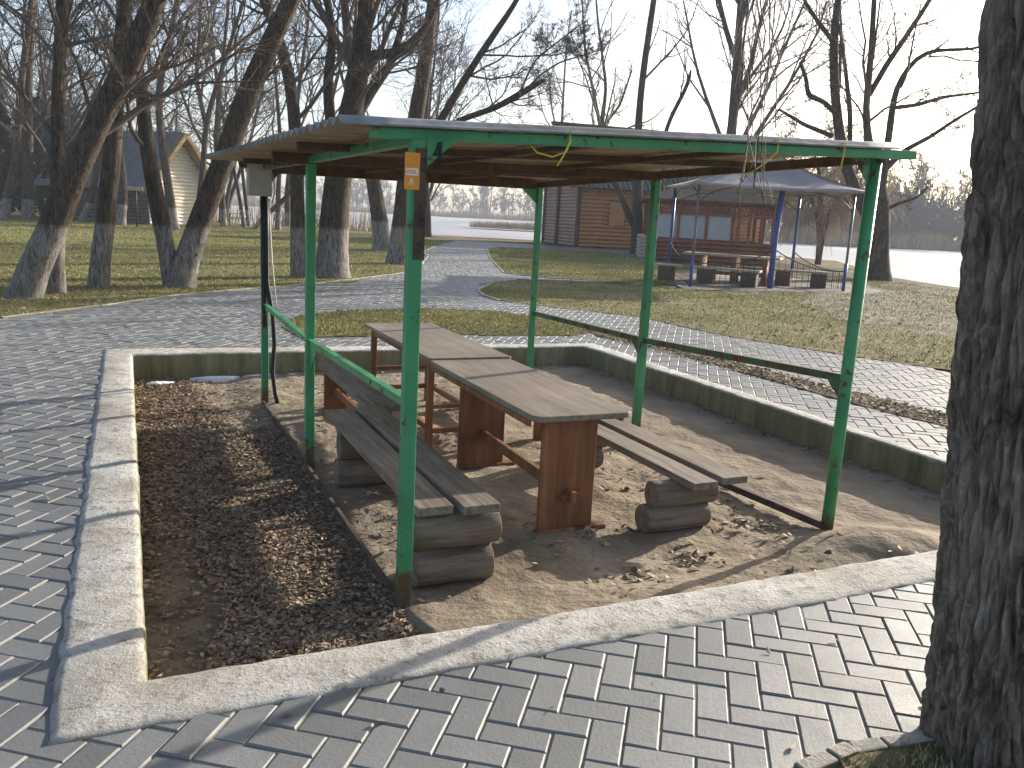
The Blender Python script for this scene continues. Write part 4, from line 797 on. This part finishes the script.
def reeds(name, pts, n, h, seed, label, depth=6, w=.05):
    rg = np.random.default_rng(seed); pts = np.array(pts, float); d = np.r_[0, np.cumsum(np.linalg.norm(np.diff(pts, axis=0), axis=1))]; s = rg.uniform(0, d[-1], n)
    X = np.interp(s, d, pts[:, 0]) + rg.normal(0, .3, n); Y = np.interp(s, d, pts[:, 1]) + rg.uniform(-.5, depth, n); H = rg.uniform(h * .5, h, n) * (.7 + .5 * np.sin(s * .11) ** 2); a = rg.uniform(0, 3.14, n); V = np.zeros((n, 3, 3))
    V[:, 0] = np.stack([X - np.cos(a) * w, Y - np.sin(a) * w, np.full(n, -.5)], 1); V[:, 1] = np.stack([X + np.cos(a) * w, Y + np.sin(a) * w, np.full(n, -.5)], 1); V[:, 2] = np.stack([X + rg.normal(0, .25, n), Y + rg.normal(0, .25, n), H], 1)
    o = link(name, raw_mesh(name, V.reshape(-1, 3), tris=np.arange(n * 3).reshape(-1, 3)), M['reed']); o['kind'] = 'stuff'; o['label'] = label
reeds('reeds', [(-230, 331), (-27, 326), (4, 345), (30, 350)], 9000, 3.0, 95, 'tan reed belt along the far left bank', 8, .16)
reeds('reeds', [(30, 180), (34, 170), (52, 138), (80, 158), (120, 150)], 9000, 2.6, 96, 'tan reed belt along the right bank behind the ice', 6, .09)
reeds('reeds', [(-7, 124), (7, 124)], 1500, .8, 97, 'low reeds on the small islet in the lake', 3, .05)
reeds('reeds', [(-60, 60), (-24, 60), (-9.5, 58.5)], 2600, 1.9, 98, 'tan reeds at the near shore behind the lawn', 3, .03)
# ------------------------------------------------------------------ buildings
def logwall(p0, p1, z0, z1, n, out, th=.12, gable=0.0):
    """scalloped log wall from p0 to p1, facing 'out'; gable adds a triangular top"""
    p0 = Vector((*p0, 0)); p1 = Vector((*p1, 0)); o = Vector((*out, 0)).normalized(); mb = MB(); k = 5; hh = (z1 - z0) / n; rows = []
    nt = n + int(gable / hh); 
    for r in range(nt):
        for j in range(k):
            q = j / k; z = z0 + (r + q) * hh; rows.append((z, th * math.sin(math.pi * (q * .86 + .07))))
    rows.append((z0 + nt * hh, 0)); V = []
    for z, d in rows:
        f = 0 if z <= z1 else min(.5, (z - z1) / gable * .5); a = p0.lerp(p1, f); b = p0.lerp(p1, 1 - f); V += [a + o * d + Vector((0, 0, z)), b + o * d + Vector((0, 0, z))]
    F = [(2 * i, 2 * i + 1, 2 * i + 3, 2 * i + 2) for i in range(len(rows) - 1)]; m = len(V)
    V2 = [Vector((v.x, v.y, v.z)) - o * .2 - o * (rows[i // 2][1]) for i, v in enumerate(V)]
    mb.add(V + V2, F + [tuple(reversed([m + x for x in f])) for f in F] + [(2 * i, 2 * i + 2, m + 2 * i + 2, m + 2 * i) for i in range(len(rows) - 1)] + [(2 * i + 1, m + 2 * i + 1, m + 2 * i + 3, 2 * i + 3) for i in range(len(rows) - 1)] + [(2 * len(rows) - 2, 2 * len(rows) - 1, m + 2 * len(rows) - 1, m + 2 * len(rows) - 2)]); return mb
def corr_roof(a, b, c, d, th, waves, amp=.03):
    """slab from eave a-b up to ridge d-c, corrugated along the slope"""
    a, b, c, d = map(Vector, (a, b, c, d)); nrm = (b - a).cross(d - a).normalized(); n = waves * 4; V = []
    for i in range(n + 1):
        q = i / n; w = amp * math.cos(i * math.pi / 2); e = a.lerp(b, q); r = d.lerp(c, q); V += [e + nrm * w, r + nrm * w, e + nrm * (w - th), r + nrm * (w - th)]
    F = []
    for i in range(n): j = i * 4; F += [(j, j + 4, j + 5, j + 1), (j + 2, j + 3, j + 7, j + 6), (j, j + 2, j + 6, j + 4), (j + 1, j + 5, j + 7, j + 3)]
    F += [(0, 1, 3, 2), (4 * n, 4 * n + 2, 4 * n + 3, 4 * n + 1)]; return MB().add(V, F)
def cabin():
    t = thing('log_cabin', 'two toned brown log cabin with dark steep roof, right of the path to the lake', 'building', (3.2, 48.1, 0), R(17))
    Ln, Wd = 11.5, 5.6; He, Hr = 3.5, 6.8
    logwall((0, 0), (Ln, 0), 0, He, 16, (0, -1), th=.17).build('front_wall', M['logwall'], t); 
    logwall((0, Wd), (0, Wd / 2 + .35), 0, He, 18, (-1, 0)).build('side_wall', M['logpink'], t); logwall((0, Wd / 2 + .15), (0, 0), 0, He, 18, (-1, 0)).build('side_wall', M['logpink'], t)
    logwall((Ln, Wd), (0, Wd), 0, He, 18, (0, 1)).build('back_wall', M['logwall'], t); logwall((Ln, 0), (Ln, Wd), 0, He, 18, (1, 0), gable=3.3).build('side_wall', M['logwall'], t)
    logwall((0, Wd - .05), (0, .05), He, He + .01, 1, (-1, 0), gable=3.3).build('gable', M['logpink'], t)
    for x, y in ((-.08, -.08), (-.16, Wd / 2 + .25), (-.1, Wd + .05)): MB().box((x, y, He / 2), (.2, .22, He)).build('corner_post', M['darkwood'], t)
    corr_roof((-.9, -.8, He - .25), (Ln + .6, -.8, He - .25), (Ln + .6, Wd / 2, Hr), (-.9, Wd / 2, Hr), .08, 44).build('roof', M['roofgreen'], t)
    corr_roof((Ln + .6, Wd + .8, He - .25), (-.9, Wd + .8, He - .25), (-.9, Wd / 2, Hr), (Ln + .6, Wd / 2, Hr), .08, 44).build('roof', M['roofgreen'], t)
    MB().bar((-.95, Wd / 2, Hr + .04), (Ln + .65, Wd / 2, Hr + .04), .3, .16).build('ridge_cap', M['roofgreen'], t)
    for x in (2.2, 4.2):
        w = MB().box((x, -.16, 1.9), (.9, .1, 1.3)).build('window', M['logwall'], t, label='window closed with boards flush with the logs'); MB().prism([(x - .55, -.14, 1.18), (x + .55, -.14, 1.18), (x + .55, -.14, 2.62), (x - .55, -.14, 2.62)], (0, .02, 0)).build('frame', M['redwood'], w)
cabin()
def gazebo():
    t = thing('wooden_gazebo', 'red brown wooden gazebo with carved frieze and open sides behind the grey canopy', 'gazebo', (5.5, 37.5, 0), R(-6))
    Ln, Wd = 5.3, 5.0
    logwall((0.45, 0), (Ln, 0), 0, .92, 5, (0, -1)).build('parapet', M['redwood'], t); logwall((Ln, 0), (Ln, Wd), 0, .92, 5, (1, 0)).build('parapet', M['redwood'], t); logwall((Ln, Wd), (0, Wd), 0, .92, 5, (0, 1)).build('parapet', M['redwood'], t)
    logwall((-.2, .25), (.45, 0), 0, 1.0, 6, (-.3, -1), th=.10).build('parapet', M['logpale'], t, label='pale log corner of the gazebo')  # left corner and side get paler logs than the other parapets
    logwall((-.2, Wd), (-.2, .25), 0, 1.0, 6, (-1, 0), th=.10).build('parapet', M['logpale'], t, label='pale log side of the gazebo')
    for x in (.05, 1.3, 2.5, 3.6, 3.85, 4.3, 4.8, Ln): MB().box((x, .05, 1.3), (.13, .13, 2.6)).build('post', M['redwood'], t)
    for x in (.05, 1.8, 3.6, Ln): MB().box((x, Wd - .05, 1.3), (.13, .13, 2.6)).build('post', M['redwood'], t)
    for x in (.05, Ln): MB().box((x, Wd / 2, 1.3), (.13, .13, 2.6)).build('post', M['redwood'], t)
    xs_ = (.05, 1.3, 2.5, 3.6)
    for xa, xb in zip(xs_, xs_[1:]): MB().box(((xa + xb) / 2, .06, 1.48), (xb - xa - .13, .02, 1.0)).build('window_pane', M['pane'], t)
    fr = MB(); fr.box((Ln / 2, -.03, 2.04), (Ln, .06, .1)); fr.box((Ln / 2, -.03, 2.52), (Ln, .06, .12)); k = int(Ln / .16)
    for i in range(k): x = .1 + i * (Ln - .2) / (k - 1); fr.bar((x - .1, -.03, 2.08), (x + .1, -.03, 2.48), .03, .05); fr.bar((x + .1, -.035, 2.08), (x - .1, -.035, 2.48), .03, .05)
    fr.build('carved_frieze', M['redwood'], t)
    f2 = MB(); f2.box((Ln + .03, Wd / 2, 2.04), (.06, Wd, .1)); f2.box((Ln + .03, Wd / 2, 2.52), (.06, Wd, .12))
    for i in range(22): y = .1 + i * (Wd - .2) / 21; f2.bar((Ln + .03, y - .1, 2.08), (Ln + .03, y + .1, 2.48), .03, .05); f2.bar((Ln + .03, y + .1, 2.08), (Ln + .03, y - .1, 2.48), .03, .05)
    f2.build('carved_frieze', M['redwood'], t)
    a = .3; rf = MB(); E = [(-a, -a, 2.6), (Ln + a, -a, 2.6), (Ln + a, Wd + a, 2.6), (-a, Wd + a, 2.6), (2, Wd / 2, 3.55), (Ln - 2, Wd / 2, 3.55)]
    E2 = [(x, y, z - .09) for x, y, z in E]; rf.add(E + E2, [(0, 1, 5, 4), (1, 2, 5), (2, 3, 4, 5), (3, 0, 4), (7, 6, 10, 11), (8, 7, 11), (9, 8, 11, 10), (6, 9, 10), (0, 6, 7, 1), (1, 7, 8, 2), (2, 8, 9, 3), (3, 9, 6, 0)]); rf.build('roof', M['darkwood'], t)
    MB().box((Ln / 2, Wd / 2, .05), (Ln, Wd, .1)).build('floor', M['darkwood'], t)
gazebo()
def house():
    t = thing('gabled_house', 'small house with sunlit pale log gable and straw edged roof beyond the trees', 'house', (-19.9, 46.2, 0), R(66))
    # local x runs back along the gable, local y to the left along the shaded front
    Gw, Ln, He, Hr = 4.1, 7.5, 2.55, 4.9
    logwall((0, 0), (Gw, 0), 0, He, 13, (0, -1), gable=2.25).build('gable_wall', M['sunlog'], t); logwall((0, Ln), (0, 0), 0, He, 13, (-1, 0)).build('front_wall', M['shadelog'], t, label='log front wall with shade put into its dark colour')
    logwall((Gw, 0), (Gw, Ln), 0, He, 13, (1, 0)).build('back_wall', M['shadelog'], t); logwall((Gw, Ln), (0, Ln), 0, He, 13, (0, 1), gable=2.25).build('gable_wall', M['shadelog'], t)
    s = (Hr - He) / (Gw / 2); e = .75
    corr_roof((-e, Ln + .5, He - e * s + .15), (-e, -.55, He - e * s + .15), (Gw / 2, -.55, Hr + .15), (Gw / 2, Ln + .5, Hr + .15), .1, 34).build('roof', M['roofgrey'], t)
    corr_roof((Gw + e, -.55, He - e * s + .15), (Gw + e, Ln + .5, He - e * s + .15), (Gw / 2, Ln + .5, Hr + .15), (Gw / 2, -.55, Hr + .15), .1, 34).build('roof', M['roofgrey'], t)
    for x0, x1 in ((-e, Gw / 2), (Gw + e, Gw / 2)): MB().bar((x0, -.5, He - e * s), (x1, -.5, Hr), .55, .22, up=(0, 0, 1)).build('barge_board', M['thatch'], t)
    w = MB().box((-.17, 3.2, 1.1), (.06, .95, 2.1)).build('door', M['darkwood'], t); MB().tube([(-.22, 2.85, 1.05), (-.22, 2.85, 1.2)], .02, 6).build('handle', M['black'], w)
house()
p = U(137, 227); s_ = thing('sign_post', 'small pale board on a thin dark pole before the shaded house wall', 'sign', (p[0], p[1], 0))
MB().tube([(0, 0, -.2), (0, 0, 1.2), (0, 0, 2.0)], .05, 8).build('pole', M['black'], s_); MB().box((0, -.06, 1.85), (.75, .04, .2)).build('board', M['palewood'], s_)
def far_table(px, py, label):
    q = U(px, py); t = thing('garden_table', label, 'table', (q[0], q[1], 0), .3, 'pale picnic tables beyond the lawn')
    MB().box((0, 0, .74), (1.5, .7, .05)).build('tabletop', M['palewood'], t)
    for x in (-.6, .6): MB().box((x, 0, .36), (.08, .5, .72)).build('leg', M['darkwood'], t)
    for y in (-.7, .7): MB().box((0, y, .45), (1.5, .28, .05)).box((-.6, y, .22), (.08, .24, .42)).box((.6, y, .22), (.08, .24, .42)).build('bench_seat', M['palewood'], t)
far_table(240, 225.5, 'pale picnic table left of the black cable, far beyond the lawn'); far_table(312, 226, 'pale picnic table far behind the second left post')
o = MB().tube([(0, 0, -.05), (0, 0, .25), (0, 0, .5)], [.33, .3, .29], 14).build('tree_stump', M['bark_bare']); q = U(425, 236); o.location = (q[0] - .2, q[1], 0); tag(o, 'low dark stump at the foot of the slim tree by the water', 'stump')
# ------------------------------------------------------------------ grey canopy, its tables and rope fence
def canopy():
    t = thing('event_canopy', 'grey fabric canopy with peaked top on blue and grey poles by the lake', 'canopy', (0, 0, 0))
    A, B, C_, D = (4.45, 22.05), (8.94, 23.5), (8.9, 28.0), (4.75, 27.2); mid = (6.78, 23.0)
    for (x, y), z, r, m_ in ((A, 2.6, .035, 'greypole'), (B, 2.62, .035, 'greypole'), (C_, 2.65, .045, 'blue'), (D, 2.65, .05, 'blue')):
        o = MB().tube([(x, y, -.1), (x, y, 1.2), (x, y, z)], r, 10).build('pole', M[m_], t)
        if m_ == 'greypole': MB().tube([(x, y, 0), (x, y, .4), (x, y, .75)], r + .012, 10).build('sleeve', M['blue'], o)
    MB().tube([(mid[0], mid[1], -.1), (mid[0], mid[1], 1.3), (mid[0] + .05, mid[1], 2.62)], .075, 12).build('pole', M['blue'], t, label='thick blue middle pole')
    E = [(4.25, 21.8, 2.60), (9.2, 23.2, 2.70), (9.2, 28.3, 2.72), (4.5, 27.6, 2.72)]; apex = Vector((6.9, 25.2, 3.86)); V = []; F = []; n = 14
    for s in range(4):
        a, b = Vector(E[s]), Vector(E[(s + 1) % 4]); base = len(V)
        for j in range(n + 1):
            for i in range(n + 1):
                p = a.lerp(b, i / n).lerp(apex, j / n); q = i / n; sag = -.32 * math.sin(math.pi * j / n) * (.55 + .45 * math.sin(math.pi * q)); wr = .03 * math.sin(q * 17 + s) * (j / n) * (1 - j / n) * 3
                V.append((p.x, p.y, p.z + sag + wr - (.05 * math.sin(math.pi * q) if j == 0 else 0)))
        F += [(base + j * (n + 1) + i, base + j * (n + 1) + i + 1, base + (j + 1) * (n + 1) + i + 1, base + (j + 1) * (n + 1) + i) for j in range(n) for i in range(n)]
    o = MB().add(V, F, True).build('fabric_top', M['canvas'], t); so = o.modifiers.new('thick', 'SOLIDIFY'); so.thickness = .006
    V = []; F = []
    for s in range(4):
        a, b = Vector(E[s]), Vector(E[(s + 1) % 4]); base = len(V)
        for i in range(n + 1): p = a.lerp(b, i / n); z = p.z - .05 * math.sin(math.pi * i / n); V += [(p.x, p.y, z), (p.x, p.y, z - .035 - .012 * math.sin(i * 2.2))]
        F += [(base + 2 * i, base + 2 * i + 1, base + 2 * i + 3, base + 2 * i + 2) for i in range(n)]
    o = MB().add(V, F, True).build('valance', M['canvas'], t); so = o.modifiers.new('thick', 'SOLIDIFY'); so.thickness = .006
    for a, b in ((A, B), (B, C_), (C_, D), (D, A)):
        for s in (0, 1):
            p, q = (Vector((*a, 2.0)), Vector((*b, 2.0))) if s == 0 else (Vector((*b, 2.0)), Vector((*a, 2.0))); d = (q - p).normalized(); MB().tube([p + d * (1.3 * (1 - math.cos(k * .26))) + Vector((0, 0, .58 * math.sin(k * .26))) for k in range(7)], .012, 6).build('arch_brace', M['black'], t)
canopy()
def net(a, b, label, za=.95, zb=.95, sag=.42):
    t = thing('rope_fence', label, 'fence', (0, 0, 0), 0, 'sagging rope fences round the canopy'); a = Vector((*a, 0)); b = Vector((*b, 0)); L = (b - a).length; k = max(4, int(L / .17))
    ztop = lambda q: za * (1 - q) + zb * q - sag * 4 * q * (1 - q) * .85
    MB().tube([a.lerp(b, i / k) + Vector((0, 0, ztop(i / k))) for i in range(k + 1)], .016, 6).build('rope', M['black'], t)
    mb = MB()
    for i in range(1, k): p = a.lerp(b, i / k); mb.bar((p.x, p.y, .06), (p.x, p.y, ztop(i / k)), .009, .009)
    for z in (.08, .24, .40): mb.bar((a.x, a.y, z), (b.x, b.y, z), .009, .009)
    mb.build('netting', M['black'], t)
net((6.8, 23.0), (8.94, 23.5), 'sagging rope fence between the thick blue pole and the right grey pole', 1.05, .55, .2); net((4.45, 22.05), (6.76, 23.0), 'sagging rope fence between the left grey pole and the thick blue pole', .7, 1.05, .3); net((4.45, 22.1), (4.75, 27.2), 'sagging rope fence on the left side of the canopy', .8, 1.0, .25); net((8.94, 23.55), (8.9, 28.0), 'sagging rope fence on the lake side of the canopy', .55, .9, .2)
a_t = R(-24)
t = thing('canopy_table', 'pale topped wooden table with brown legs under the grey canopy', 'table', (6.1, 24.6, .012), a_t)
MB().box((0, 0, .76), (2.7, .75, .06)).build('tabletop', M['palewood'], t, bevel=.01)
for x in (-.85, .1, .95): MB().box((x, 0, .36), (.14, .6, .74)).build('leg', M['redwood'], t)
MB().box((0, 0, .25), (1.9, .08, .1)).build('stretcher', M['redwood'], t)
def cbench(x, y, L, rz, label):
    t = thing('canopy_bench', label, 'bench', (x, y, .012), rz, 'benches under the grey canopy'); MB().box((0, 0, .43), (L, .34, .06)).build('plank', M['palewood'], t, bevel=.01)
    for s in (-1, 0, 1): MB().box((s * L * .4, 0, .2), (.42, .34, .40)).build('stump_leg', M['darkwood'], t, bevel=.03)
cbench(5.2, 23.6, 2.9, R(-28), 'pale plank bench on dark stumps, left of the table under the grey canopy'); cbench(7.6, 24.6, 2.4, R(-20), 'pale plank bench on dark stumps, by the lake side of the canopy table')
# ------------------------------------------------------------------ haze
def haze(dens=.0010):
    mb = MB().box((0, 320, 11), (1190, 900, 44)); m = NT('haze_air'); m.t.nodes.remove(m.b); v = m.n('ShaderNodeVolumePrincipled', Density=dens); v.inputs['Color'].default_value = (.86, .91, 1, 1); v.inputs['Anisotropy'].default_value = 0.0
    m.l(v.outputs[0], m.t.nodes['Material Output'].inputs['Volume']); o = mb.build('haze', m.m); o['kind'] = 'stuff'
HAZE = True
if HAZE: haze()
# ------------------------------------------------------------------ light, sky, camera
SUN_AZ, SUN_EL = R(46.5), R(17.3)
to_sun = Vector((math.sin(SUN_AZ) * math.cos(SUN_EL), math.cos(SUN_AZ) * math.cos(SUN_EL), math.sin(SUN_EL)))
ld = bpy.data.lights.new('sun', 'SUN'); ld.energy = 5.0; ld.angle = R(.53); ld.color = (1, .93, .82)
lo = bpy.data.objects.new('sun', ld); COL.objects.link(lo); lo.rotation_euler = to_sun.to_track_quat('Z', 'Y').to_euler(); lo.location = (20, 20, 20)
w = bpy.data.worlds.new('World'); sc.world = w; w.use_nodes = True; nt = w.node_tree
sk = nt.nodes.new('ShaderNodeTexSky'); sk.sky_type = 'NISHITA'; sk.sun_disc = False; sk.sun_elevation = SUN_EL; sk.sun_rotation = SUN_AZ; sk.dust_density = 2.5; sk.air_density = .8; sk.ozone_density = 1.0
nt.links.new(sk.outputs[0], nt.nodes['Background'].inputs[0]); nt.nodes['Background'].inputs[1].default_value = .13
cd = bpy.data.cameras.new('camera'); cam = bpy.data.objects.new('camera', cd); COL.objects.link(cam); sc.camera = cam
from mathutils import Matrix
cam.matrix_world = Matrix(((CR[0], CU[0], -_f[0], 0), (CR[1], CU[1], -_f[1], 0), (CR[2], CU[2], -_f[2], CAMH), (0, 0, 0, 1)))
cd.sensor_width = 36; cd.lens = FPX / 1024 * 36; cd.clip_start = .05; cd.clip_end = 3000
sc.view_settings.view_transform = 'Standard'; sc.view_settings.look = 'None'; sc.view_settings.gamma = 1; sc.view_settings.exposure = 1.08
sc.cycles.use_denoising = True; sc.cycles.max_bounces = 4; sc.cycles.diffuse_bounces = 3; sc.cycles.glossy_bounces = 2; sc.cycles.transparent_max_bounces = 4; sc.cycles.volume_bounces = 0; sc.cycles.sample_clamp_indirect = 6
